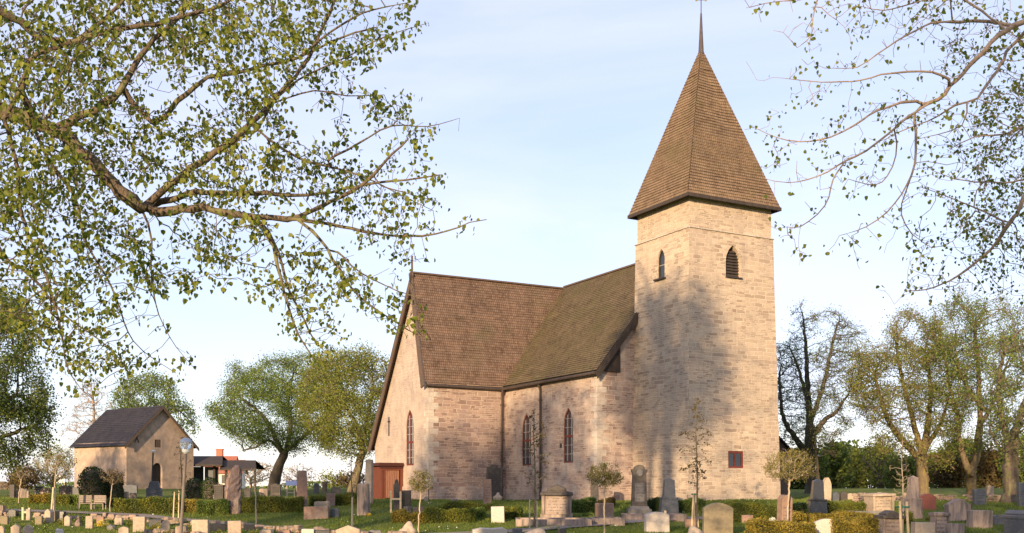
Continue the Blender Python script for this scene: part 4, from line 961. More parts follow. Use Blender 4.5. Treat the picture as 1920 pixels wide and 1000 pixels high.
# grave kerbs
def kerb(x0, x1, yb, w, label, mat='pink', h=.22):
    a = at(x0, yb); b = at(x1, yb); L = (b - a).length; c = (a + b) / 2; root = empty('grave_kerb', (c.x, c.y, gz(c.x, c.y)), 0, label, 'grave kerb')
    for s in (-1, 1): mb = MB(); mb.box((0, s * w / 2, h / 2 - .05), (L, .12, h + .1)); mb.build('long_kerb', STN[mat], root, bevel=.01); mb = MB(); mb.box((s * (L / 2 - .06), 0, h / 2 - .052), (.12, w - .12, h + .09)); mb.build('end_kerb', STN[mat], root, bevel=.01)
    mb = MB(); mb.box((0, 0, .02), (L - .24, w - .12, .1)); mb.build('gravel_bed', M['gravel'], root)
kerb(967, 1105, 984, 1.9, 'long stone kerb round the big pedimented tomb')
kerb(1108, 1166, 982, 1.6, 'stone kerb round the grave behind the topiary stem')
kerb(1170, 1280, 974, 1.6, 'stone kerb running before the ornate monument and the obelisk')
kerb(1590, 1650, 968, 1.5, 'grey kerb before the wide pale tomb', 'grey')
# ---------------------------------------------------------------- rubble edges
def rubble(name, pts, h, label, seed, gap=.28, w=.3, cat='stone wall'):
    rs = random.Random(seed); mb = MB(); P = [at(*q) for q in pts]
    o0 = P[0].copy()
    for a, b in zip(P, P[1:]):
        L = (b - a).length; s = 0
        while s < L:
            l = rs.uniform(.45, 1.7) * gap; p = a.lerp(b, min(1, (s + l / 2) / L)); ang = math.atan2(b.y - a.y, b.x - a.x); zz = 0
            hl = h * rs.uniform(.45, 1.15)
            while zz < hl:
                hh = min(rs.uniform(.10, .2), hl - zz + .03); g = gz(p.x, p.y)
                mb.box((p.x - o0.x + rs.uniform(-.03, .03), p.y - o0.y + rs.uniform(-.04, .04), g - o0.z + zz + hh / 2 - .04), (l * rs.uniform(.85, 1.05), w * rs.uniform(.8, 1.1), hh * 1.05), ang + rs.uniform(-.12, .12), top=(rs.uniform(.6, .95), rs.uniform(.6, .9))) if rs.random() < .9 else None; zz += hh
            s += l
    o = mb.build(name, M['rubble'], bevel=.012); o.location = o0; tag(o, label, cat); return o
rubble('low_stone_wall', [(-60, 966), (120, 972), (250, 976), (335, 984), (470, 992), (600, 1003), (760, 1012)], .24, 'low rubble edging wall along the lower rows at left', 1)
rubble('low_stone_wall', [(1604, 942), (1700, 940), (1830, 941), (1960, 944)], .42, 'low rubble wall behind the graves at right', 2, .34)
rubble('low_stone_wall', [(-40, 918), (36, 918)], 1.2, 'dry stone wall at the far left edge below the dense tree', 3, .5)
rubble('low_stone_wall', [(262, 1000), (330, 1006), (420, 1012)], .2, 'short row of rough stones at the bottom edge by the lamp post', 5, .3)
# ---------------------------------------------------------------- hedges and clipped bushes
def leafcloud(name, pts, mat, size, root, shape='quad', rs=None, tv=.2, dr=.1):
    rs = rs or RNG; tn = np.clip(.45 + .25 * np.sin(pts[:, 0] * 5 + pts[:, 2] * 3) * np.cos(pts[:, 1] * 4) + rs.normal(0, tv, len(pts)), 0, 1)
    return leaves(name, pts, size, LF[mat], root, dr, shape=shape, rs=rs, tint=tn)
def hedge(x0, x1, yt, yb, label, mat='hedge', deep=.8, rz=0.0, core='yew', dens=1.0):
    p = at((x0 + x1) / 2, yb); d = p.y; w = (x1 - x0) / F * d; h = (yb - yt) / F * d; rs = np.random.default_rng(int(x0 * 3 + yb))
    root = empty('hedge', tuple(p), rz, label, 'hedge', 'clipped hedges between the graves'); p2 = p
    mb = MB(); mb.box((0, deep / 2, h / 2 - .08), (w - .14, deep - .14, h - .02)); mb.build('twig_core', M['core'], root)
    A = w * h * 2 + w * deep + 2 * deep * h; n = int(A * 2000 * dens * (38 / d)); f = rs.random(n) * A
    X = rs.uniform(-w / 2, w / 2, n); Y = rs.uniform(0, deep, n); Zs = rs.uniform(0, h, n)
    a1 = w * h; a2 = a1 * 2; a3 = a2 + w * deep
    Y = np.where(f < a1, 0, np.where(f < a2, deep, Y)); Zs = np.where((f >= a2) & (f < a3), h, Zs); X = np.where(f >= a3, np.where(rs.random(n) < .5, -w / 2, w / 2), X)
    wob = .05 * np.sin(X * 3.1 + x0) + .03 * np.sin(X * 7)
    V = np.stack([X, Y, Zs + wob * (Zs / h)], 1) + rs.normal(0, .035, (n, 3)); V[:, 2] = np.maximum(V[:, 2], .0)
    leafcloud('foliage', V, mat, .05 * max(1, d / 42), root, rs=rs); return root
H = hedge
H(55, 91, 928, 945, 'small golden hedge left of the pink blocks on the back lawn', 'hedge_gold')
H(92, 128, 930, 948, 'dull green hedge right of the small golden hedge at left')
H(129, 153, 931, 948, 'short dark hedge left of the wooden bench', 'green')
H(193, 213, 936, 952, 'short dark hedge right of the wooden bench', 'yew')
H(214, 332, 938, 964, 'long hedge with dry yellow gaps below the storehouse door')
H(343, 369, 939, 962, 'short yellow green hedge right of the lamp post', 'hedge_gold')
H(370, 425, 941, 966, 'dark green hedge left of the raw purple monolith', 'green')
H(455, 562, 935, 962, 'long even hedge between the raw monolith and the red brown pillar')
H(581, 611, 933, 949, 'small hedge right of the red brown pillar')
H(629, 664, 929, 948, 'hedge behind the paired pillars left of the porch')
H(736, 756, 962, 981, 'small box hedge with a gap left of the round topiary', 'hedge_gold')
H(758, 793, 963, 982, 'box hedge around the stem of the round topiary', 'hedge_gold')
H(796, 888, 957, 981, 'long box hedge right of the round topiary')
H(889, 908, 956, 974, 'separate block standing in for the shaded end face of the long box hedge', 'green')  # shade on the hedge's end face, built as a block with its own leaf colour
H(832, 922, 946, 958, 'thin hedge line on the slope under the transept')
H(946, 972, 953, 974, 'low hedge right of the white square slab')
H(962, 978, 958, 974, 'small dark clipped cube left of the big tomb', 'yew')
H(1074, 1116, 938, 962, 'dark hedge right of the big pedimented tomb', 'green')
H(1124, 1152, 937, 950, 'bronze topped hedge behind the brown inscribed block', 'brown')
H(1219, 1238, 938, 960, 'dark low hedge between the monument and the obelisk', 'yew')
H(1270, 1322, 940, 962, 'dark low hedge right of the obelisk plinth', 'green')
H(1372, 1458, 948, 980, 'hedge in front of the tower right of the ochre slab', deep=1.6)
H(1484, 1512, 950, 980, 'dark hedge gap block right of the rough brown stone', 'yew')
H(1550, 1622, 945, 966, 'sloping hedge right of the black obelisk', deep=1.2)
H(1502, 1650, 966, 984, 'upper of two golden hedges at lower right', 'hedge_gold', deep=1.2)
H(1417, 1528, 983, 1014, 'front golden hedge left of the white curved stone', 'hedge_gold', deep=1.2)
H(1570, 1646, 977, 1012, 'front golden hedge right of the white curved stone', 'hedge_gold', deep=1.2)
H(1690, 1712, 966, 984, 'narrow green hedge behind the white stakes')
H(1478, 1500, 966, 986, 'small bushy hedge right of the brown round topped stone', 'hedge_gold')
def dome(x0, x1, yt, yb, label, mat='yew', core=True, name='clipped_yew', cat='clipped bush', dens=1.0, size=.08, group=None, flat=.62):
    p = at((x0 + x1) / 2, yb); d = p.y; w = (x1 - x0) / F * d; h = (yb - yt) / F * d; rs = np.random.default_rng(int(x0 + yt))
    root = empty(name, tuple(p), 0, label, cat, group); n = int(w * h * 900 * dens * 60 / d)
    a = rs.uniform(0, 2 * np.pi, n); t = rs.random(n); prof_ = lambda t: np.clip(np.where(t < flat, .93 + .07 * t / flat, np.sqrt(np.clip(1 - ((t - flat) / (1 - flat)) ** 2, 0, 1))), 0, 1)
    r = prof_(t) * w / 2 * (1 + .05 * np.sin(3 * a + t * 7)) * np.sqrt(rs.uniform(.72, 1.03, n)); V = np.stack([r * np.cos(a), r * np.sin(a), t * h], 1) + rs.normal(0, .03, (n, 3))
    if core: mb = MB(); mb.lathe((0, 0, 0), [(float(prof_(np.array(q))) * w / 2 * .84, q * h * .95) for q in np.linspace(0, 1, 9)], 14); mb.build('twig_core', M['bark_dark'], root, smooth=True)
    leafcloud('foliage', V, mat, size * max(1, d / 55), root, rs=rs); return root
dome(149, 199, 876, 938, 'tall dome shaped dark yew in front of the storehouse side wall')
dome(196, 231, 890, 937, 'lower dark yew touching the tall dome by the storehouse')
dome(348, 379, 897, 937, 'left of two dark yew balls under the long shed roof')
dome(378, 411, 896, 938, 'right of two dark yew balls under the long shed roof')
def shrub(px, yb, wpx, hpx, label, mat, n=260, size=.05, name='shrub', cat='shrub'):
    p = at(px, yb); d = p.y; w = wpx / F * d; h = hpx / F * d; rs = np.random.default_rng(int(px * 5)); root = empty(name, tuple(p), 0, label, cat)
    v = unit(rs.normal(0, 1, (n, 3))) * (rs.random((n, 1)) ** .4); v[:, 2] = np.abs(v[:, 2]); v *= np.array([w / 2, w / 2.4, h]); v *= 1 + .2 * np.sin(v[:, :1] * 9)
    st = MB()
    for i in range(6): q = v[i]; st.tube([(0, 0, 0), tuple(q * .9)], .008, 4)
    st.build('stems', M['bark_dark'], root); leafcloud('foliage', v, mat, size, root, rs=rs, dr=-.3)
for a in [(70, 982, 26, 12, 'yellow green shrub left of the small pale pointed stones', 'heath'), (112, 984, 22, 12, 'heath shrub between the ochre block and the grey boulder', 'heath'),
          (145, 984, 24, 14, 'heath shrub right of the very small pale stone', 'heath'), (190, 988, 30, 14, 'shrub covered in yellow flowers right of the bright square slab', 'gold'),
          (243, 990, 18, 18, 'green shrub left of the tall pale slab', 'hedge'), (292, 996, 26, 16, 'yellow shrub under the long black stone', 'gold'), (312, 1006, 24, 13, 'golden shrub before the pale pointed stone', 'heath'),
          (352, 1002, 20, 20, 'golden shrub right behind the lamp post', 'heath'), (408, 1008, 30, 16, 'low clipped green shrub between the two pale slabs', 'hedge'), (472, 1008, 30, 14, 'low green shrub right of the rough edged slab', 'hedge'),
          (545, 1008, 26, 10, 'low shrub at the bottom edge before the brown pillar', 'heath'), (25, 990, 26, 9, 'low green shrub at the lower left corner', 'green'), (85, 998, 26, 14, 'dark green shrub right of the pair of pale curved stones', 'green'),
          (1446, 984, 20, 14, 'small shrub with white flowers left of the brown round topped stone', 'whitef'), (1410, 976, 30, 16, 'dark low shrub right of the ochre slab', 'yew'),
          (690, 967, 12, 5, 'yellow primroses at the foot of the paired pillars', 'gold'), (1202, 967, 18, 4, 'yellow flowers laid at the foot of the ornate monument', 'gold'), (1100, 968, 26, 8, 'green plant with white dots left of the brown inscribed block', 'green'),
          (1742, 976, 18, 8, 'green plants behind the tall capped slab', 'heath'), (1168, 955, 20, 12, 'dark green plant left of the ornate monument', 'green'), (1905, 1004, 26, 16, 'bronze shrub at the lower right corner', 'brown')]:
    shrub(*a)
# ---------------------------------------------------------------- bench, frames, lamps, sign
p = at(172, 956); bench = empty('park_bench', tuple(p), .05, 'weathered grey wooden bench in two angled halves on the back lawn', 'bench'); bench.scale = (.5, .5, .62)
for s, ang in ((-1, .18), (1, -.10)):
    q = Vector((s * .58 * 1, 0, 0)); m3 = Matrix.Rotation(ang, 3, 'Z')
    for k in range(4): mb = MB(); mb.box(q + m3 @ Vector((0, .28, .55 + k * .13)), (1.05, .03, .10), ang); mb.build('backrest', M['bench_wood'], bench) if k == 0 else mb.build('back_slat', M['bench_wood'], bench)
    mb = MB()
    for k in range(3): mb.box(q + m3 @ Vector((0, -.02 - k * .13, .43)), (1.05, .11, .04), ang)
    mb.build('seat', M['bench_wood'], bench)
    for e in (-.5, .5): mb = MB(); mb.box(q + m3 @ Vector((e, .3, .48)), (.07, .07, .96), ang); mb.box(q + m3 @ Vector((e, -.25, .2)), (.07, .07, .42), ang); mb.build('leg', M['bench_wood'], bench)
def frame(x0, x1, yt, yb, label):
    a = at(x0, yb); b = at(x1, yb); d = a.y; h = (yb - yt) / F * d; w = (x1 - x0) / F * d; r = empty('tool_rack', tuple(a), 0, label, 'wooden frame')
    for x in (0, w): mb = MB(); mb.box((x, 0, h / 2 * (1 if x == 0 else .92)), (.07, .07, h)); mb.build('post', M['stake'], r)
    mb = MB(); mb.box((w / 2, 0, h * .62), (w - .07, .05, .07)); mb.build('rail', M['stake'], r)
frame(43, 55, 952, 976, 'small pale timber frame at lower left beside a pale slab')
frame(733, 751, 920, 962, 'pale wooden frame standing in front of the porch door')
frame(538, 552, 917, 935, 'small pale timber frame left of the red brown pillar')
def lamp(px, yb, ytop, label, r_px=12, lean=.055, name='street_lamp'):
    p = at(px, yb); d = p.y; h = (yb - ytop) / F * d; R = r_px / F * d; root = empty(name, tuple(p), 0, label, 'lamp')
    tx = h * lean; mb = MB(); mb.tube([(0, 0, -.1), (tx * .98, 0, h - R * 2.4)], [R * .27, R * .22], 10); mb.build('post', M['metal_post'], root)
    mb = MB(); mb.lathe((tx, 0, h - R), [(R * .30, -R * 1.5), (R * .55, -R * 1.2), (R * .62, -R * .72)], 16); mb.build('collar', M['white'], root)
    m, t, out = newmat('globe_glass'); pz = N(t, 'ShaderNodeBsdfPrincipled', Roughness=.08); pz.inputs['Base Color'].default_value = (.75, .8, .85, 1); pz.inputs['Transmission Weight'].default_value = .75; pz.inputs['IOR'].default_value = 1.15; t.links.new(pz.outputs[0], out.inputs[0])
    mb = MB(); mb.lathe((tx, 0, h - R), [(max(.001, R * math.cos(a)), R * math.sin(a)) for a in np.linspace(-1.45, .25, 9)], 18); mb.build('globe', m, root, smooth=True)
    mb = MB(); mb.lathe((tx, 0, h - R), [(max(.001, R * 1.01 * math.cos(a)), R * 1.01 * math.sin(a)) for a in np.linspace(.25, 1.57, 7)], 18); mb.build('cap', simple('lamp_cap', (.32, .36, .42), (.28, .32, .38), .35, 3, 0, metal=.3), root, smooth=True)
    mb = MB(); mb.lathe((tx, 0, h - R * 1.4), [(R * .25, -R * .2), (R * .25, R * .5), (.001, R * .55)], 10); mb.build('bulb_holder', M['white'], root)
lamp(338, 1012, 821, 'globe lamp on a tall brown post in the lower left grave field')
def lamp2():
    p = at(284, 934); d = p.y; h = (934 - 845) / F * d; root = empty('street_lamp', tuple(p), 0, 'thin far lamp post in front of the storehouse gable', 'lamp')
    mb = MB(); mb.tube([(0, 0, 0), (.1, 0, h - .15)], .05, 8); mb.build('post', M['iron'], root)
    mb = MB(); mb.lathe((.1, 0, h - .12), [(.04, 0), (.16, .05), (.15, .12), (.001, .14)], 12); mb.build('lamp_head', M['white'], root)
lamp2()
p = at(547, 934); d = p.y; s = empty('sign', tuple(p), 0, 'small blue board on two posts near the leaning lime trunk', 'sign'); zt_ = (934 - 902) / F * d
mb = MB(); mb.box((0, 0, zt_ - .13), (.72, .04, .28)); mb.build('board', M['blue'], s)
for x in (-.3, .3): mb = MB(); mb.box((x, .04, zt_ / 2), (.05, .04, zt_)); mb.build('post', M['metal_post'], s)
# ---------------------------------------------------------------- storehouse at left
Wl = Vector((-.815, .579, 0)).normalized(); Wg = Vector((.579, .815, 0)).normalized(); S0 = Vector((-31.35, 85, EYE))
sh = empty('storehouse', tuple(S0 - Z * .25), 0, 'pink plastered stone storehouse with a steep dark tiled roof', 'building'); SO = S0 - Z * .25
def SP(a, b, z): return S0 + Wl * a + Wg * b + Z * z
def sbld(mb, name, mat, par=None): mb.v = [p - SO for p in mb.v]; return mb.build(name, mat, par or sh)
la, lb, ez, rz_ = 7.4, 6.6, 3.62, 6.75; mb = MB(); zb_ = -.6
O = SP(la, 0, zb_); hs = [arch(3.1, .8, .2, 2.0, kind='round')]
panel(mb, O, -Wl, Z, [(0, 0), (la, 0), (la, ez - zb_), (0, ez - zb_)], hs, .4, Wg)
O = SP(0, 0, zb_); U = Wg; ch = arch(2.95, .95, .3, 2.55, kind='round'); ch2 = arch(3.0, .62, 3.85, 4.5, kind='rect')
panel(mb, O, U, Z, [(0, 0), (lb, 0), (lb, ez - zb_), (lb / 2, rz_ - .1 - zb_), (0, ez - zb_)], [ch, ch2], .4, Wl)
O = SP(0, lb, zb_); panel(mb, O, Wl, Z, [(0, 0), (la, 0), (la, ez - zb_), (0, ez - zb_)], ())
O = SP(la, lb, zb_); panel(mb, O, -Wg, Z, [(0, 0), (lb, 0), (lb, ez - zb_), (lb / 2, rz_ - .1 - zb_), (0, ez - zb_)], ())
sbld(mb, 'wall', M['plaster'])
mb = MB(); o_ = .35; dz = o_ * (rz_ - ez) / (lb / 2)
courses(mb, SP(la + .3, -o_, ez - dz), SP(-.3, -o_, ez - dz), SP(la + .3, lb / 2, rz_), SP(-.3, lb / 2, rz_), .24)
courses(mb, SP(-.3, lb + o_, ez - dz), SP(la + .3, lb + o_, ez - dz), SP(-.3, lb / 2, rz_), SP(la + .3, lb / 2, rz_), .24)
sbld(mb, 'roof', M['tile'])
for s_, nm in ((0, 'left'), (1, 'right')):
    mb = MB(); q = SP(-.33, -o_ if s_ == 0 else lb + o_, ez - dz - .05); r = SP(-.33, lb / 2, rz_ - .02)
    P = [q, r, r - Z * .26, q - Z * .22]; B = [x + Wl * .06 for x in P]; mb.face(P[::-1] if s_ == 0 else P); mb.face(B if s_ == 0 else B[::-1])
    for k in range(4): mb.face([P[k], P[(k + 1) % 4], B[(k + 1) % 4], B[k]])
    sbld(mb, 'bargeboard', M['dark_wood'])
mb = MB(); mb.face([SP(.25, 2.95 + x, z + zb_) for x, z in [(a - 2.95, b) for a, b in arch(2.95, 1.0, .25, 2.6, kind='round')]]); sbld(mb, 'door', M['black_wood'])
mb = MB(); mb.face([SP(3.1 + 0, 0, 0) for _ in range(3)]) if False else None
mb.face([SP(la - x, .25, z + zb_) for x, z in arch(3.1, .9, .15, 2.05, kind='round')]); sbld(mb, 'side_door', M['black_wood'])
mb = MB()
for k in range(4): mb.box(SP(.06, 3.0 - .27 + k * .18, zb_ + 4.17), (.05, .15, .62), math.atan2(Wl.y, Wl.x))
sbld(mb, 'shutter', M['dark_wood'])
for yb_ in (.95, 5.6):
    mb = MB(); c = SP(-.03, yb_, ez + .35 if yb_ < 2 else ez + .2)
    for sg in (-1, 1):
        mm = Matrix.Rotation(math.atan2(Wg.y, Wg.x), 3, 'Z') @ Matrix.Rotation(sg * 1.1, 3, 'Y'); mb.box(c, (.85, .04, .05), m=mm)
    sbld(mb, 'wall_anchor', M['iron'])
# long shed roof with boards behind the yews, and the houses beyond
a = at(352, 926); sd = empty('open_shed', (-27.2, 92, gz(-27, 92)), -.0, 'long low open shed with a black board roof behind the yew balls', 'shed')
def zpx(py, d): return EYE + (HY - py) / F * d - gz(-27, 92)
X = lambda px, d: (px - CX) / F * d + 27.2
mb = MB()
for (x0_, x1_, y0_, y1_) in ((348, 425, 855, 872), (420, 487, 863, 880)):
    xa, xb = X(x0_, 92), X(x1_, 92); za, zb2 = zpx(y0_, 92), zpx(y1_, 92)
    mb.face([(xa, -1.4, zb2), (xb, -1.4, zb2), (xb - .5, .6, za), (xa - .3, .6, za)]); mb.face([(xa, 2.4, zb2), (xa - .3, .6, za), (xb - .5, .6, za), (xb, 2.4, zb2)]); mb.box(((xa + xb) / 2, -1.4, zb2 - .06), (xb - xa, .06, .14))
    mb.face([(xa, -1.4, zb2 - .1), (xa, 2.4, zb2 - .1), (xb, 2.4, zb2 - .1), (xb, -1.4, zb2 - .1)])
mb.build('roof', M['black_wood'], sd)
for px in (352, 379, 402, 424, 450, 478): mb = MB(); mb.box((X(px, 92), 0, zpx(885, 92) * .5 + .3), (.2, .2, zpx(872, 92))); mb.build('post', M['black_wood'], sd)
for (x0_, x1_) in ((352, 378), (382, 408)): mb = MB(); mb.box(((X(x0_, 92) + X(x1_, 92)) / 2, .3, zpx(890, 92)), (X(x1_, 92) - X(x0_, 92), .08, zpx(876, 92) - zpx(905, 92))); mb.build('screen', STN['blue'], sd)
def house(px0, px1, yr, ye, d, label, roofm, gable=True, chim=None):
    x0_ = (px0 - CX) / F * d; x1_ = (px1 - CX) / F * d; g = gz((x0_ + x1_) / 2, d); w = x1_ - x0_; zr_ = (HY - yr) / F * d + EYE - g; ze_ = (HY - ye) / F * d + EYE - g; r = empty('house', ((x0_ + x1_) / 2, d, g), .0, label, 'house')
    dp = w * .55; mb = MB(); mb.box((0, dp / 2, ze_ / 2 - .5), (w, dp, ze_ + 1)); 
    for s_ in (-1, 1):
        q = [(s_ * w / 2, 0, ze_), (s_ * w / 2, dp, ze_), (s_ * w / 2 * .98, dp / 2, zr_ - .1)]; mb.face(q)
    mb.build('wall', M['white_wall'], r)
    mb = MB(); mb.face([(-w / 2 - .3, -.4, ze_ - .3), (w / 2 + .3, -.4, ze_ - .3), (w / 2 + .3, dp / 2, zr_), (-w / 2 - .3, dp / 2, zr_)]); mb.face([(w / 2 + .3, dp + .4, ze_ - .3), (-w / 2 - .3, dp + .4, ze_ - .3), (-w / 2 - .3, dp / 2, zr_), (w / 2 + .3, dp / 2, zr_)]); mb.build('roof', roofm, r)
    if chim: mb = MB(); cx = (chim - CX) / F * d - (x0_ + x1_) / 2; mb.box((cx, dp / 2, zr_ + .2), (.9, .6, 1.5)); mb.box((cx, dp / 2, zr_ + .98), (1.05, .75, .12)); mb.build('chimney', M['brick'], r)
    for k in range(3): mb = MB(); mb.box((-w / 3 + k * w / 3, -.01, ze_ * .55), (.9, .06, 1.1)); mb.build('window', M['glass'], r)
    return r
house(385, 438, 855, 872, 150, 'cream house with a red tiled roof and brick chimney beyond the shed', M['red_tile'], chim=408)
house(392, 452, 862, 884, 135, 'low cream outbuilding with a red roof partly behind the shed', M['red_tile'])
p = at(112, 918); g_ = empty('notice_case', tuple(p), 0, 'small white and blue noticeboard left of the storehouse', 'noticeboard'); mb = MB(); mb.box((0, 0, .9), (.9, .08, .6)); mb.build('board', M['white'], g_)
for x in (-.4, .4): mb = MB(); mb.box((x, 0, .45), (.06, .06, .9)); mb.build('post', M['metal_post'], g_)
# ---------------------------------------------------------------- near lime tree on the left
def shift(poly, dx=0, dy=0): return [(x + dx, y + dy) for x, y in poly]
def near_left():
    rs = np.random.default_rng(21); d = 12.5; base = Vector((-9.6, 11.0, gz(-9.6, 11)))
    trunk = [(base.x, base.y, base.z - .1, .42), (-9.5, 11.1, 2.2, .36), (-9.3, 11.3, 4.6, .33), (-9.0, 11.6, 7.5, .26), (-8.7, 12, 10.5, .16), (-8.3, 12.5, 13.5, .07)]
    A = [(-9.3, 11.3, 4.6, .16)] + L3([(-230, 190), (-110, 180), (0, 206), (55, 226), (100, 248), (150, 280), (195, 322), (228, 358), (262, 392)], d, .15, (.095, .075))
    B = lambda pts, r0, r1, dd=0, wob=.5: L3(pts, d + dd, wob, (r0 * .85, r1 * .85))
    lines = [trunk, A,
        B([(100, 246), (150, 218), (190, 195), (225, 178), (236, 148), (262, 110), (290, 75), (330, 35), (365, -10), (390, -60)], .06, .02, 0, .1),
        B([(230, 178), (258, 205), (285, 228), (315, 215), (335, 190), (365, 162), (390, 145), (440, 138), (500, 122), (560, 108), (640, 70), (700, 52)], .045, .01, 0, .1),
        B([(262, 392), (300, 365), (340, 330), (385, 300), (440, 258), (490, 212), (540, 160), (575, 110), (600, 60), (625, 5), (640, -40)], .052, .014, 0, .15),
        B([(262, 392), (320, 374), (370, 360), (440, 362), (500, 362), (560, 366), (620, 360), (690, 345), (760, 338), (825, 328)], .05, .008, .1, .2),
        B([(262, 394), (320, 392), (380, 390), (430, 402), (480, 406), (540, 412), (580, 396), (640, 372), (700, 330), (735, 290), (765, 262)], .07, .01, 0, .12),
        B([(540, 410), (600, 418), (660, 430), (720, 440), (790, 443), (840, 434), (880, 418), (912, 412)], .028, .005, 0, .1),
        B([(460, 404), (495, 430), (518, 480), (530, 540), (548, 600), (570, 645), (590, 675)], .034, .007, -.2, .1),
        B([(480, 406), (515, 455), (535, 520), (560, 580), (590, 640), (610, 660)], .028, .006, .2, .1),
        B([(555, 410), (600, 450), (635, 505), (672, 555), (720, 590), (770, 622), (808, 636)], .026, .005, 0, .1),
        B([(600, 465), (635, 474), (660, 500), (700, 525), (745, 545), (790, 560)], .015, .004, .1, .1),
        B([(-40, -10), (0, 18), (35, 42), (70, 68), (105, 80), (150, 74), (200, 58), (270, 48), (340, 30), (420, 8), (470, -40)], .06, .018, -.6, .2),
        B([(35, 190), (44, 150), (60, 115), (90, 95), (150, 72), (190, 40), (230, 5), (260, -40)], .045, .014, -.3, .1),
        B([(60, 228), (90, 300), (140, 370), (160, 450), (210, 540), (250, 640), (330, 700)], .022, .004, .6, .3),
        B([(0, 206), (30, 300), (40, 400), (80, 500), (110, 600), (130, 700), (170, 745)], .024, .005, -.4, .3),
        B([(270, 400), (284, 450), (284, 520), (298, 590), (330, 650), (362, 688)], .012, .003, 0, .1),
        B([(-60, 330), (0, 470), (60, 520), (120, 590), (190, 640), (240, 690)], .03, .006, 1.0, .3),
        B([(560, 108), (620, 60), (680, 25), (740, 10), (765, 5)], .014, .004, .2, .1),
        B([(500, 205), (560, 150), (640, 112), (720, 70), (800, 44)], .018, .004, .3, .1),
        B([(520, 190), (590, 170), (650, 180), (720, 178)], .012, .004, .3, .1),
        B([(470, 236), (560, 296), (640, 318), (700, 340), (760, 370), (812, 395)], .018, .004, .4, .1),
        B([(600, 310), (670, 270), (735, 236), (800, 238), (862, 222)], .018, .004, .2, .1),
        B([(700, 345), (760, 362), (820, 378)], .01, .004, .1, .1), B([(735, 236), (760, 205), (752, 175)], .008, .003, .1, .05)]
    P1 = [(-160, -120), (640, -120), (770, 0), (740, 60), (735, 105), (660, 120), (650, 170), (740, 180), (790, 225), (830, 225), (790, 270), (790, 320), (820, 335), (810, 400), (850, 420), (830, 450), (780, 450), (800, 500), (760, 530),
          (680, 500), (620, 470), (560, 440), (500, 430), (420, 520), (345, 520), (300, 560), (250, 520), (210, 620), (240, 700), (180, 740), (100, 700), (40, 640), (-160, 600)]
    P2 = [(480, 430), (560, 440), (660, 500), (790, 560), (810, 640), (760, 640), (700, 600), (620, 560), (640, 650), (600, 690), (540, 640), (500, 560), (470, 470)]
    P3 = [(-160, -120), (620, -120), (560, 130), (420, 170), (300, 120), (180, 260), (60, 420), (150, 520), (120, 680), (-160, 640)]
    c1 = crown_pts(P1, 12.8, 2.3, 5200, rs, holes=16, hr=.05); c3 = crown_pts(P3, 12.3, 2.8, 4600, rs, holes=4, hr=.06); c2 = crown_pts(P2, 12.4, .7, 900, rs, holes=5, hr=.12)
    up = rs.normal(0, 1, (900, 3)) * np.array([3.2, 3.0, 2.6]) + np.array([-8.5, 12, 11.5]); up = up[up[:, 2] > 7.5]
    tree('lime_tree', 'old lime tree outside the left edge whose leafy branches hang across the upper left', 'tree', lines, np.vstack([c1, c2, c3, up]), 'lime', 'bark', step=.15, infl=2.2, kill=.19,
         r0=.0034, leafsize=.05, nleaf=3.1, k=6, spread=.065, clus=.38, shape='leaf', trop=(.02, 0, -.12), jit=.22, rs=rs, ex=2.15, droop=.9, twig=.3, base=base, maxleafr=2.4)
near_left()
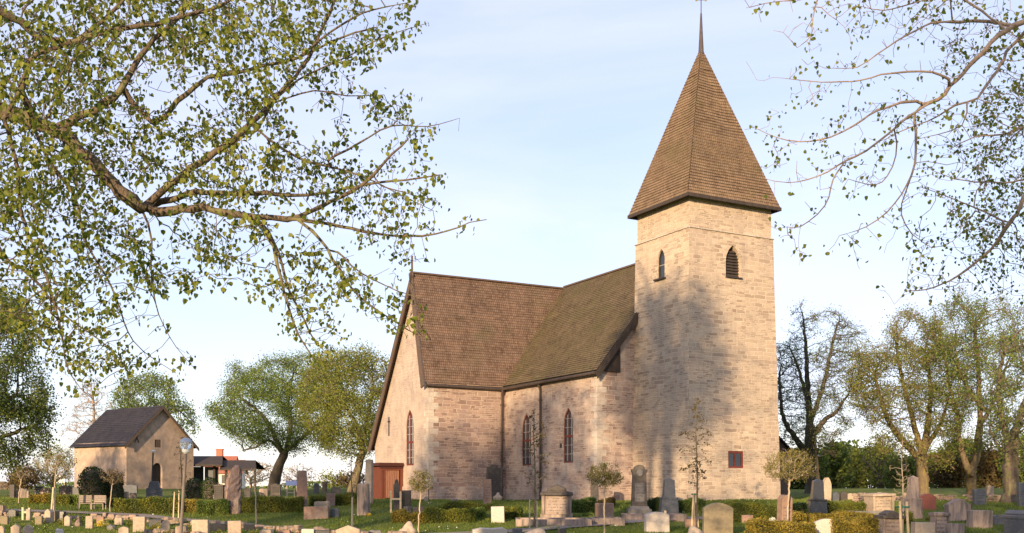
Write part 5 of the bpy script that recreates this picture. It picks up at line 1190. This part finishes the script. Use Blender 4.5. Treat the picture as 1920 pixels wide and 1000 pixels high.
def near_right():
    rs = np.random.default_rng(5); d = 12.0; base = Vector((10.5, 12.5, gz(10.5, 12.5)))
    T = lambda q, dd=0, r0=.02, r1=.004, wob=.2: L3([(1400 + .56 * x, .56 * y) for x, y in q], d + dd, wob, (r0, r1))
    trunk = [(base.x, base.y, base.z - .1, .34), (10.4, 12.5, 2.5, .3), (10.2, 12.6, 5.5, .25), (9.9, 12.8, 8.5, .17), (9.5, 13, 11.5, .09)]
    lines = [trunk, [(10.2, 12.6, 5.7, .14)] + L3([(2300, -70), (2100, -40), (2000, 0)], d, .1, (.10, .06)),
        T([(1060, 0), (929, 68), (870, 100), (800, 165), (750, 220), (700, 270), (640, 330), (610, 350), (540, 392), (470, 450), (400, 505), (330, 540), (240, 590), (140, 612), (60, 598)], 0, .032, .0035, .05),
        T([(612, 350), (540, 340), (440, 370), (360, 420), (280, 460), (180, 475), (100, 460), (20, 425)], .05, .018, .003),
        T([(698, 270), (620, 245), (540, 240), (450, 250), (380, 270), (250, 275), (120, 262)], 0, .016, .003),
        T([(890, 82), (810, 74), (740, 72), (640, 75), (570, 100), (500, 140), (440, 180), (370, 225), (260, 228)], 0, .018, .003),
        T([(929, 110), (880, 160), (850, 220), (800, 290), (770, 330), (700, 350), (640, 390), (570, 420), (480, 455)], .3, .022, .005),
        T([(568, 352), (565, 420), (567, 520), (550, 590), (520, 650), (470, 710), (400, 760), (310, 790)], .1, .016, .003),
        T([(522, 650), (518, 720), (555, 785), (620, 830)], .1, .007, .003), T([(500, 450), (500, 520), (470, 590), (430, 620), (340, 600)], 0, .008, .003),
        T([(1100, 300), (929, 660), (880, 750), (820, 830), (740, 900), (680, 940), (600, 970), (530, 975)], .8, .03, .004),
        T([(880, 750), (800, 712), (700, 670), (580, 625)], .8, .01, .003), T([(1080, 500), (929, 600), (800, 610), (700, 600), (620, 570)], .8, .014, .003),
        T([(1060, 380), (929, 425), (860, 450), (760, 460), (680, 500)], .8, .012, .003), T([(860, 92), (790, 40), (700, -20), (620, -70)], 0, .014, .005),
        T([(700, -20), (560, 10), (460, 35), (385, 22)], 0, .007, .003), T([(420, -120), (300, -60), (240, -10), (222, 60), (215, 120), (170, 160)], -.3, .009, .003), T([(236, 10), (270, 45), (300, 66)], -.3, .004, .003),
        T([(240, -10), (150, 0), (60, 12), (10, 25)], -.3, .005, .003), T([(330, 540), (290, 600), (262, 690), (180, 760), (135, 760)], 0, .008, .003), T([(745, 340), (720, 420), (640, 450), (560, 470)], .3, .008, .003)]
    lim = []
    for ln in lines[2:]:
        a = np.array(ln)[:, :3]; seg = a[1:] - a[:-1]; L = np.linalg.norm(seg, axis=1); m = int(L.sum() * 34); idx = rs.choice(len(seg), m, p=L / L.sum()); q = a[idx] + seg[idx] * rs.random((m, 1)) + rs.normal(0, .17, (m, 3)) * np.array([1, 1.5, 1]); lim.append(q)
    P1 = [(1560, 60), (1640, -60), (2000, -60), (2000, 560), (1900, 570), (1720, 540), (1690, 470), (1820, 330), (1780, 240), (1850, 160), (1700, 90)]
    c1 = crown_pts(P1, 12.8, 1.6, 1700, rs, holes=8, hr=.1); P2 = [(1820, 180), (2050, 100), (2050, 560), (1880, 560), (1760, 420), (1800, 330)]
    c2 = crown_pts(P2, 15.0, 1.6, 2000, rs, holes=5, hr=.1)
    up = rs.normal(0, 1, (500, 3)) * np.array([2.2, 2.2, 2.2]) + np.array([10.2, 12.6, 10.5]); up = up[up[:, 2] > 7.2]
    tree('lime_tree', 'younger lime tree just outside the frame at right whose sparse branches reach towards the spire', 'tree', lines, np.vstack(lim + [c1, c2, up]), 'lime', 'bark_pale', step=.12, infl=1.6, kill=.15,
         r0=.0026, leafsize=.042, nleaf=1.15, k=6, spread=.045, clus=.5, shape='leaf', trop=(-.02, 0, -.06), jit=.24, rs=rs, ex=2.2, droop=.8, twig=.12, base=base, maxleafr=2.2)
near_right()
# ---------------------------------------------------------------- middle and far trees
def midtree(name, label, cat, base_px, trunk_px, crown, depth, thick, n, lk, bark, extra=(), seed=1, holes=6, hr=.12, r=(.35, .15), **kw):
    rs = np.random.default_rng(seed); p = P3(base_px[0], base_px[1], depth); g = gz(p.x, depth)
    lines = [[(p.x, depth, g - .15, r[0] * 1.25), (p.x, depth, g + .25, r[0])] + L3(trunk_px, depth, .05, (r[0] * .95, r[1]))] + [L3(e[0], depth, e[2] if len(e) > 2 else .6, e[1]) for e in extra]
    n *= 4; att = crown_pts(crown, depth, thick, n, rs, holes, hr, kw.pop('clump', .9)); kw['step'] = kw.get('step', .45) * .62; kw['infl'] = kw.get('infl', 5); kw['kill'] = kw.get('kill', .6) * .52; kw['r0'] = kw['r0'] * 1.0; kw.setdefault('clus', .4); kw['spread'] = kw['spread'] * .8
    return tree(name, label, cat, lines, att, lk, bark, rs=rs, base=Vector((p.x, depth, g)), **kw)
midtree('lime_tree', 'broad spreading lime tree with a dark leaning trunk between the shed and the church', 'tree', (512, 930), [(514, 905), (520, 880), (532, 852)],
        [(385, 770), (400, 745), (408, 715), (430, 700), (440, 680), (470, 690), (520, 668), (560, 662), (600, 668), (640, 690), (650, 760), (640, 830), (600, 858), (560, 850), (520, 845), (480, 838), (440, 820), (410, 800)], 82, 8.5, 1100, 'green', 'bark_dark',
        [([(530, 850), (505, 825), (480, 838), (455, 845)], (.13, .05)), ([(532, 852), (515, 820), (500, 790), (470, 760), (440, 740)], (.2, .06)), ([(534, 850), (545, 800), (540, 750), (550, 700)], (.2, .06)), ([(536, 848), (580, 810), (610, 780), (630, 740)], (.18, .05))],
        seed=3, r=(.52, .34), r0=.016, clump=.6, leafsize=.11, nleaf=12, spread=.4, k=5, holes=7, kill=.75, twig=.3)
midtree('lime_tree', 'yellow green lime tree standing just left of the church gable', 'tree', (660, 940), [(662, 915), (668, 890), (676, 860), (680, 830)],
        [(560, 700), (590, 668), (640, 655), (690, 655), (725, 668), (745, 700), (735, 760), (722, 800), (700, 850), (660, 858), (620, 848), (580, 830), (560, 770)], 72, 7, 1000, 'olive', 'bark',
        [([(680, 832), (665, 790), (640, 750), (620, 720)], (.14, .04)), ([(680, 832), (690, 780), (700, 720)], (.14, .04)), ([(676, 860), (700, 830), (715, 790)], (.09, .03))], seed=4, r=(.40, .22), r0=.015, clump=.6, leafsize=.11, nleaf=12, spread=.38, holes=6, twig=.3, kill=.7)
midtree('maple_tree', 'round green tree rising behind the storehouse roof', 'tree', (285, 915), [(285, 880), (285, 840), (284, 800)],
        [(205, 760), (212, 725), (240, 702), (285, 696), (320, 712), (345, 745), (368, 775), (376, 805), (350, 830), (250, 830), (215, 800)], 112, 8, 950, 'green', 'bark_dark', [([(285, 820), (260, 780), (235, 750)], (.2, .06)), ([(285, 820), (310, 780), (340, 770)], (.2, .06))],
        seed=6, r=(.4, .3), r0=.02, leafsize=.18, nleaf=5.5, spread=.45, holes=3, step=.55, kill=.8)
midtree('birch_tree', 'bare pale tree left of the storehouse roof', 'tree', (176, 915), [(176, 880), (176, 830), (176, 780), (174, 740)],
        [(112, 800), (130, 780), (150, 730), (175, 695), (200, 720), (215, 770), (190, 830), (150, 860), (120, 850)], 100, 4, 380, 'brown', 'bark_pale', seed=7, r=(.16, .10), r0=.014, leafsize=.08, nleaf=.8, spread=.2, trop=(0, 0, .15), step=.5, kill=.6, twig=.5)
midtree('chestnut_tree', 'dense dark green tree at the left edge beyond the lower graves', 'tree', (-60, 960), [(-60, 900), (-58, 830), (-50, 760)],
        [(-200, 560), (-60, 500), (0, 545), (50, 580), (70, 640), (85, 690), (80, 720), (100, 750), (118, 800), (112, 830), (70, 850), (40, 870), (20, 885), (-30, 880), (-200, 860)], 50, 4.5, 1500, 'dense', 'bark_dark',
        [([(-55, 820), (-20, 780), (30, 740)], (.18, .05)), ([(-55, 840), (0, 820), (60, 800)], (.16, .05))], seed=8, r=(.45, .3), r0=.012, leafsize=.105, nleaf=14, spread=.3, holes=4, hr=.08, kill=.45, step=.35)
# right hand trees
midtree('oak_tree', 'dark nearly bare tree right of the tower with a double trunk', 'tree', (1526, 940), [(1525, 900), (1522, 850), (1520, 800)],
        [(1440, 620), (1480, 600), (1502, 560), (1530, 592), (1560, 575), (1590, 600), (1625, 610), (1640, 680), (1625, 720), (1640, 760), (1600, 800), (1570, 860), (1500, 860), (1440, 830), (1430, 700)], 74, 7, 1500, 'green', 'bark_dark',
        [([(1521, 860), (1490, 820), (1468, 780), (1462, 700)], (.28, .08)), ([(1520, 810), (1515, 740), (1512, 660), (1505, 590)], (.3, .05)), ([(1522, 820), (1545, 790), (1570, 770), (1590, 740)], (.24, .06)), ([(1520, 790), (1545, 720), (1560, 650), (1575, 600)], (.18, .05)), ([(1518, 770), (1500, 700), (1480, 650)], (.18, .05))],
        seed=9, r=(.60, .38), r0=.012, leafsize=.09, nleaf=1.2, spread=.3, trop=(0, 0, .14), step=.4, kill=.5, twig=.8, holes=3)
midtree('oak_tree', 'thick mossy trunked tree with low spreading limbs behind the red granite stone', 'tree', (1732, 926), [(1731, 905), (1730, 880), (1729, 858)],
        [(1590, 690), (1600, 640), (1650, 640), (1680, 585), (1715, 575), (1740, 600), (1780, 590), (1800, 660), (1820, 740), (1800, 800), (1800, 860), (1760, 880), (1700, 840), (1650, 860), (1620, 780), (1590, 760)], 70, 7, 1650, 'olive', 'bark_moss',
        [([(1728, 862), (1700, 835), (1672, 800), (1655, 760), (1640, 700)], (.28, .08)), ([(1730, 856), (1740, 800), (1745, 730), (1735, 660)], (.3, .06)), ([(1731, 856), (1755, 855), (1778, 870), (1790, 880)], (.12, .05)), ([(1729, 850), (1710, 780), (1690, 700), (1680, 640)], (.24, .06)), ([(1731, 850), (1765, 790), (1785, 720)], (.2, .05))],
        seed=10, r=(.42, .40), r0=.012, leafsize=.1, nleaf=3.2, spread=.32, trop=(0, 0, .1), step=.4, kill=.5, twig=.7, holes=4)
midtree('oak_tree', 'forked bare limbed tree behind the blue grey slab at right', 'tree', (1823, 930), [(1822, 912), (1820, 890)],
        [(1730, 640), (1755, 570), (1790, 560), (1800, 535), (1850, 560), (1880, 550), (1910, 600), (1925, 680), (1900, 780), (1870, 860), (1800, 840), (1750, 800)], 68, 6.5, 1500, 'green', 'bark_moss',
        [([(1820, 892), (1808, 860), (1798, 820), (1795, 780), (1780, 720), (1770, 650)], (.24, .06)), ([(1821, 890), (1832, 850), (1838, 790), (1836, 720), (1830, 640), (1822, 590)], (.26, .05)), ([(1836, 800), (1865, 750), (1885, 690)], (.14, .05)), ([(1838, 760), (1800, 700), (1790, 640)], (.14, .05))],
        seed=12, r=(.36, .34), r0=.012, leafsize=.1, nleaf=3.2, spread=.32, trop=(0, 0, .1), step=.4, kill=.5, twig=.6, holes=4)
midtree('oak_tree', 'massive grey trunk at the right edge behind the corner tomb', 'tree', (1897, 962), [(1897, 930), (1896, 900), (1896, 860), (1898, 820)],
        [(1840, 760), (1860, 660), (1880, 600), (1930, 560), (2050, 560), (2080, 760), (2000, 850), (1900, 870), (1850, 830)], 50, 4.5, 1300, 'green', 'bark',
        [([(1896, 840), (1880, 790), (1872, 720), (1885, 650)], (.2, .05)), ([(1898, 830), (1920, 760), (1950, 680)], (.25, .06)), ([(1896, 860), (1870, 835), (1855, 800)], (.1, .03))], seed=13, r=(.44, .34), r0=.01, leafsize=.085, nleaf=2.6, spread=.28, step=.35, kill=.42, twig=.6)
# bare bush left, small trees on the skyline
midtree('hazel_bush', 'bare brown bush with many upright twigs on the back lawn at left', 'bush', (100, 925), [(100, 918), (100, 912)], [(55, 900), (62, 860), (85, 842), (110, 836), (132, 850), (142, 880), (135, 910), (70, 912)], 72, 2.2, 420, 'olive', 'bark_pale', seed=14, r=(.08, .06), r0=.01, leafsize=.09, nleaf=2.5, spread=.2, trop=(0, 0, .3), step=.28, kill=.3, twig=.6)
midtree('hazel_bush', 'dark bronze bush below the dense tree at the left edge', 'bush', (42, 925), [(42, 918), (42, 910)], [(15, 905), (20, 880), (45, 870), (65, 880), (72, 905), (60, 918), (22, 918)], 70, 1.8, 300, 'brown', 'bark_dark', seed=15, r=(.08, .06), r0=.01, leafsize=.12, nleaf=7, spread=.2, step=.28, kill=.3)
def ftree(px, yb, x0, x1, yt, d, label, lk, seed, leaf=.35, nl=6, n=260, bark='bark_dark', grp='trees and bushes beyond the churchyard'):
    rs = random.Random(seed); cx, w = (x0 + x1) / 2, (x1 - x0) / 2; h = yb - yt
    poly = [(cx + w * math.cos(a) * rs.uniform(.85, 1.1), yt + h * .46 - h * .46 * math.sin(a) * rs.uniform(.9, 1.08)) for a in [2 * math.pi * i / 16 for i in range(16)]]
    midtree('field_tree', label, 'tree', (px, yb), [(px, yb - h * .12), (px, yb - h * .3)], poly, d, (x1 - x0) / F * d * .4, n, lk, bark, seed=seed, r=(.22, .14), r0=.025, leafsize=leaf, nleaf=nl, spread=leaf * 1.8, step=d / 230, kill=d / 190, holes=3, infl=12, group=grp)
ftree(560, 915, 520, 600, 870, 150, 'bare whitish bush on the skyline right of the leaning trunk', 'brown', 31, .2, 1, 260, 'bark_pale')
ftree(470, 912, 435, 530, 865, 145, 'pale branching bush between the shed and the leaning trunk', 'brown', 32, .2, 1.2, 260, 'bark_pale')
ftree(625, 912, 600, 648, 888, 170, 'low pale green tree on the skyline above the skyline stones', 'olive', 33)
ftree(650, 912, 630, 690, 890, 165, 'low brownish tree on the skyline left of the paired pillars', 'brown', 34)
ftree(1560, 930, 1535, 1590, 835, 96, 'dark green bushy tree right of the tower foot', 'dense', 35, .3, 9)
ftree(1500, 932, 1470, 1545, 842, 90, 'dark green bush between the tower and the dark trunk', 'dense', 45, .3, 9)
ftree(1600, 925, 1575, 1632, 850, 110, 'light green tree between the dark trunk and the wide tomb', 'olive', 36, .28, 7)
ftree(1650, 925, 1615, 1690, 812, 105, 'thin half bare tree behind the wide pale tomb', 'olive', 37, .2, 2.5, 380)
ftree(1690, 925, 1660, 1722, 850, 100, 'dark bush left of the mossy trunk', 'dense', 38, .28, 8)
ftree(1780, 925, 1745, 1815, 845, 100, 'dark brown thicket bush between the mossy and the forked trunk', 'brown', 39, .26, 8)
ftree(1850, 925, 1820, 1885, 835, 98, 'dark bush right of the forked trunk', 'brown', 40, .26, 8)
ftree(1910, 925, 1878, 1955, 820, 95, 'dark green bush behind the massive grey trunk', 'dense', 41, .26, 8)
def wood():
    rs = np.random.default_rng(50); n = 26000; x0, x1 = P3(1545, 900, 125).x, P3(2000, 900, 125).x
    X = rs.uniform(x0, x1, n); top = 4.2 + 1.0 * np.sin(X * .5) + .7 * np.sin(X * 1.3 + 1); Y = 125 + rs.normal(0, 2.2, n); Zz = gz(0, 125) + rs.random(n) ** .8 * top
    V = np.stack([X, Y, Zz], 1); o = leafcloud('thicket', V, 'dense', .42, None, rs=rs); tag(o, 'dark distant thicket behind the rubble wall at right', 'thicket', kind='stuff')
    n = 9000; x0, x1 = P3(-200, 900, 190).x, P3(760, 900, 190).x; X = rs.uniform(x0, x1, n); Y = 190 + rs.normal(0, 3, n); Zz = gz(0, 190) + rs.random(n) * (1.7 + .5 * np.sin(X * .3))
    o = leafcloud('far_hedgerow', np.stack([X, Y, Zz], 1), 'green', .5, None, rs=rs); tag(o, 'far green hedgerow along the skyline at left', 'hedgerow', kind='stuff')
wood()
# ---------------------------------------------------------------- saplings and topiary
def topiary(px, yb, cx0, cx1, cyt, cyb, label, mat='topiary', leaf=.04, n=420, nl=9, stem='stem_pale', seed=1, bend=0):
    p = at(px, yb); d = p.y; rs = np.random.default_rng(seed); cx, cy = (cx0 + cx1) / 2, (cyt + cyb) / 2; w, h = (cx1 - cx0) / 2, (cyb - cyt) / 2
    c = P3(cx, cy, d); v = unit(rs.normal(0, 1, (n, 3))) * (rs.random((n, 1)) ** .45); v[:, 2] = np.where(v[:, 2] < -.35, -.35 + (v[:, 2] + .35) * .5, v[:, 2])
    att = np.array(c) + v * np.array([w, w * .9, h * 1.05]) / F * d * np.array([1, 1, 1])
    fork = P3(px + (cx - px) * .8 + bend, cyb - h * .35, d)
    lines = [[(p.x, p.y, p.z - .1, .03), (p.x + (fork.x - p.x) * .4, d, p.z + (fork.z - p.z) * .5, .027), (fork.x, d, fork.z, .024)]]
    return tree('topiary_tree', label, 'tree', lines, att, mat, stem, step=.09, infl=1.2, kill=.1, r0=.004, leafsize=leaf, nleaf=nl, spread=.05, rs=rs, trop=(0, 0, .05), k=5, base=p, twig=.5)
topiary(1475, 1006, 1431, 1532, 843, 912, 'largest golden topiary tree with a round crown before the tower corner', n=1300, seed=1, leaf=.036, nl=8)
topiary(1133, 1004, 1100, 1168, 868, 922, 'round dark topiary tree with a pale stem below the nave corner', n=900, seed=2, mat='topiary')
topiary(784, 1000, 766, 815, 882, 932, 'small round topiary tree with a pale stem in front of the transept corner', n=800, seed=3)
topiary(206, 960, 188, 236, 878, 912, 'small bronze topiary tree before the dark yew at left', n=260, seed=4, mat='brown')
topiary(34, 944, 22, 62, 876, 902, 'small thin topiary tree at far left with a leaning pale stem', n=160, seed=5, mat='brown', nl=3)
topiary(481, 984, 455, 498, 876, 916, 'thin young tree with an airy crown before the long hedge', n=150, seed=6, nl=2, mat='topiary')
topiary(100, 958, 80, 130, 846, 900, 'young tree with a broad bare crown tied to a stake at left', n=200, seed=8, nl=1, mat='brown')
def sapling(px, yb, yt, wpx, label, seed=1, mat='brown', n=70, nl=1.6, leaf=.075, r=.035, stem='bark', low=.3):
    p = at(px, yb); d = p.y; rs = np.random.default_rng(seed); h = (yb - yt) / F * d; w = wpx / F * d; t = low + (1 - low) * rs.random(n); a = rs.uniform(0, 2 * np.pi, n); rr = w / 2 * np.sin(np.clip((t - low) / (1 - low), 0, 1) * np.pi * .9 + .25) * rs.uniform(.3, 1, n)
    att = np.stack([p.x + rr * np.cos(a), p.y + rr * np.sin(a), p.z + t * h], 1)
    lines = [[(p.x, p.y, p.z - .1, r), (p.x + .03, p.y, p.z + h * .4, r * .75), (p.x - .02, p.y, p.z + h * .75, r * .4), (p.x, p.y, p.z + h, .006)]]
    return tree('sapling', label, 'young tree', lines, att, mat, stem, step=.1, infl=2.5, kill=.1, r0=.0065, leafsize=leaf, nleaf=nl, spread=.05, rs=rs, trop=(0, 0, .35), k=5, base=p, twig=.2)
sapling(1306, 992, 752, 75, 'slender sapling with bronze leaves in front of the tower corner', 11, n=120, nl=2)
sapling(1002, 992, 768, 80, 'slender sapling between the nave windows and the big tomb', 12, n=90, nl=1.6)
sapling(1692, 1004, 826, 56, 'pale stemmed sapling tied between two white stakes at right', 13, n=130, nl=.3, r=.03, stem='stem_pale')
sapling(340, 1000, 820, 46, 'thin leafless sapling right beside the lamp post', 14, n=50, nl=1)
sapling(659, 988, 852, 30, 'thin sapling leaning on a short stake left of the paired pillars', 15, n=30, nl=.8)
def stakes(pxs, yb, yts, label, conv=None, r=.035, band=None):
    p = at(sum(pxs) / len(pxs), yb); d = p.y; root = empty('tree_stakes', tuple(p), 0, label, 'stakes')
    for i, px in enumerate(pxs):
        x = (px - CX) / F * d - p.x; tx = (conv[i] - CX) / F * d - p.x if conv else x; mb = MB(); mb.tube([(x, (i % 2) * .2 - .1, -.1), (tx, (i % 2) * .1 - .05, (yb - yts[i]) / F * d)], [r, r * .9], 8); mb.build('stake', M['stake'], root)
    if band: mb = MB(); a, b = (min(conv or pxs) - CX) / F * d - p.x, (max(conv or pxs) - CX) / F * d - p.x; mb.box(((a + b) / 2, 0, (yb - band) / F * d), (b - a + .12, .16, .05)); mb.build('tie', simple('green_tie', (.03, .16, .10), None, .6, 3, 0), root)
stakes([1296, 1302, 1309], 990, [925, 926, 926], 'three pale stakes converging around the sapling by the tower', [1300, 1302, 1304], band=927)
stakes([1688, 1706], 1008, [940, 941], 'two stout white stakes either side of the pale sapling', [1686, 1701], band=951, r=.045)
stakes([993, 1007], 992, [937, 940], 'two thin stakes beside the sapling below the nave', r=.026)
stakes([326, 333], 976, [923, 920], 'two slim pale stakes left of the lamp post', [328, 335], r=.028)
stakes([98, 100], 962, [914, 914], 'stout stake under the young broad crowned tree at left', [101, 102], r=.04)
stakes([1247, 1248], 998, [958, 958], 'square pale stake in front of the white block stone', r=.045)
stakes([661], 988, [933], 'short pale stake by the leaning sapling left of the porch', r=.035)
# ---------------------------------------------------------------- trees of the avenue behind the viewer (their shadows fall on the church)
def avenue(x, y, h, w, label, seed, n=900, lk='lime', leaf=.2, nl=3.0, low=.30):
    n *= 3; rs = np.random.default_rng(seed); g = gz(x, y); v = unit(rs.normal(0, 1, (n * 2, 3))) * (rs.random((n * 2, 1)) ** .4); v = v[:n]; cz = h * (1 + low) / 2
    att = np.array([x, y, cz]) + v * np.array([w / 2, w / 2, h * (1 - low) / 2]) * (1 + .12 * np.sin(v[:, :1] * 7 + seed))
    lines = [[(x, y, g - .2, .6), (x, y, g + 1, .5), (x + .2, y, h * low, .42), (x + .1, y + .3, h * .5, .3), (x, y, h * .75, .15)]]
    for k in range(6): a = k * 1.05 + seed; lines.append([(x + .15, y, h * (low - .02 + .05 * k), .25), (x + w * .16 * math.cos(a), y + w * .16 * math.sin(a), h * (low + .13 + .05 * k), .16), (x + w * .33 * math.cos(a), y + w * .33 * math.sin(a), h * (low + .24 + .05 * k), .07)])
    tree('avenue_tree', label, 'tree', lines, att, lk, 'bark', 'avenue trees behind the viewer', step=.35, infl=6, kill=.42, r0=.012, leafsize=leaf, nleaf=nl, spread=.35, rs=rs, trop=(0, 0, .08), k=5, base=Vector((x, y, g)), twig=.4, clus=.7)
def back(px, d, dist): # ground spot from which a tree at `dist` along the sun reaches the given point
    q = P3(px, 900, d); return q.x + SUN_DIR.x * dist, q.y + SUN_DIR.y * dist
ax_, ay_ = back(1232, 50, 52); avenue(ax_, ay_, 21.8, 7.0, 'tall lime behind the viewer whose shadow stands on the tower', 61, 1100, leaf=.19, nl=6, low=.60)
ax_, ay_ = back(1020, 58, 78); avenue(ax_, ay_, 22.0, 9.0, 'lime behind the viewer whose shadow falls on the nave roof', 62, 900, leaf=.2, nl=4, low=.5)
ax_, ay_ = back(880, 60, 72); avenue(ax_, ay_, 18.5, 8.0, 'lime behind the viewer whose shadow falls on the transept', 63, 800, leaf=.2, nl=3.5, low=.5)
ax_, ay_ = back(175, 85, 46); avenue(ax_, ay_, 14.0, 6.0, 'small tree left of the frame whose shadow falls on the storehouse', 64, 600, nl=4, low=.55)
ax_, ay_ = back(1850, 46, 70); avenue(ax_, ay_, 17.0, 8.0, 'tree behind the viewer whose shadow lies over the right hand graves', 65, 700, leaf=.24, nl=4, low=.1)
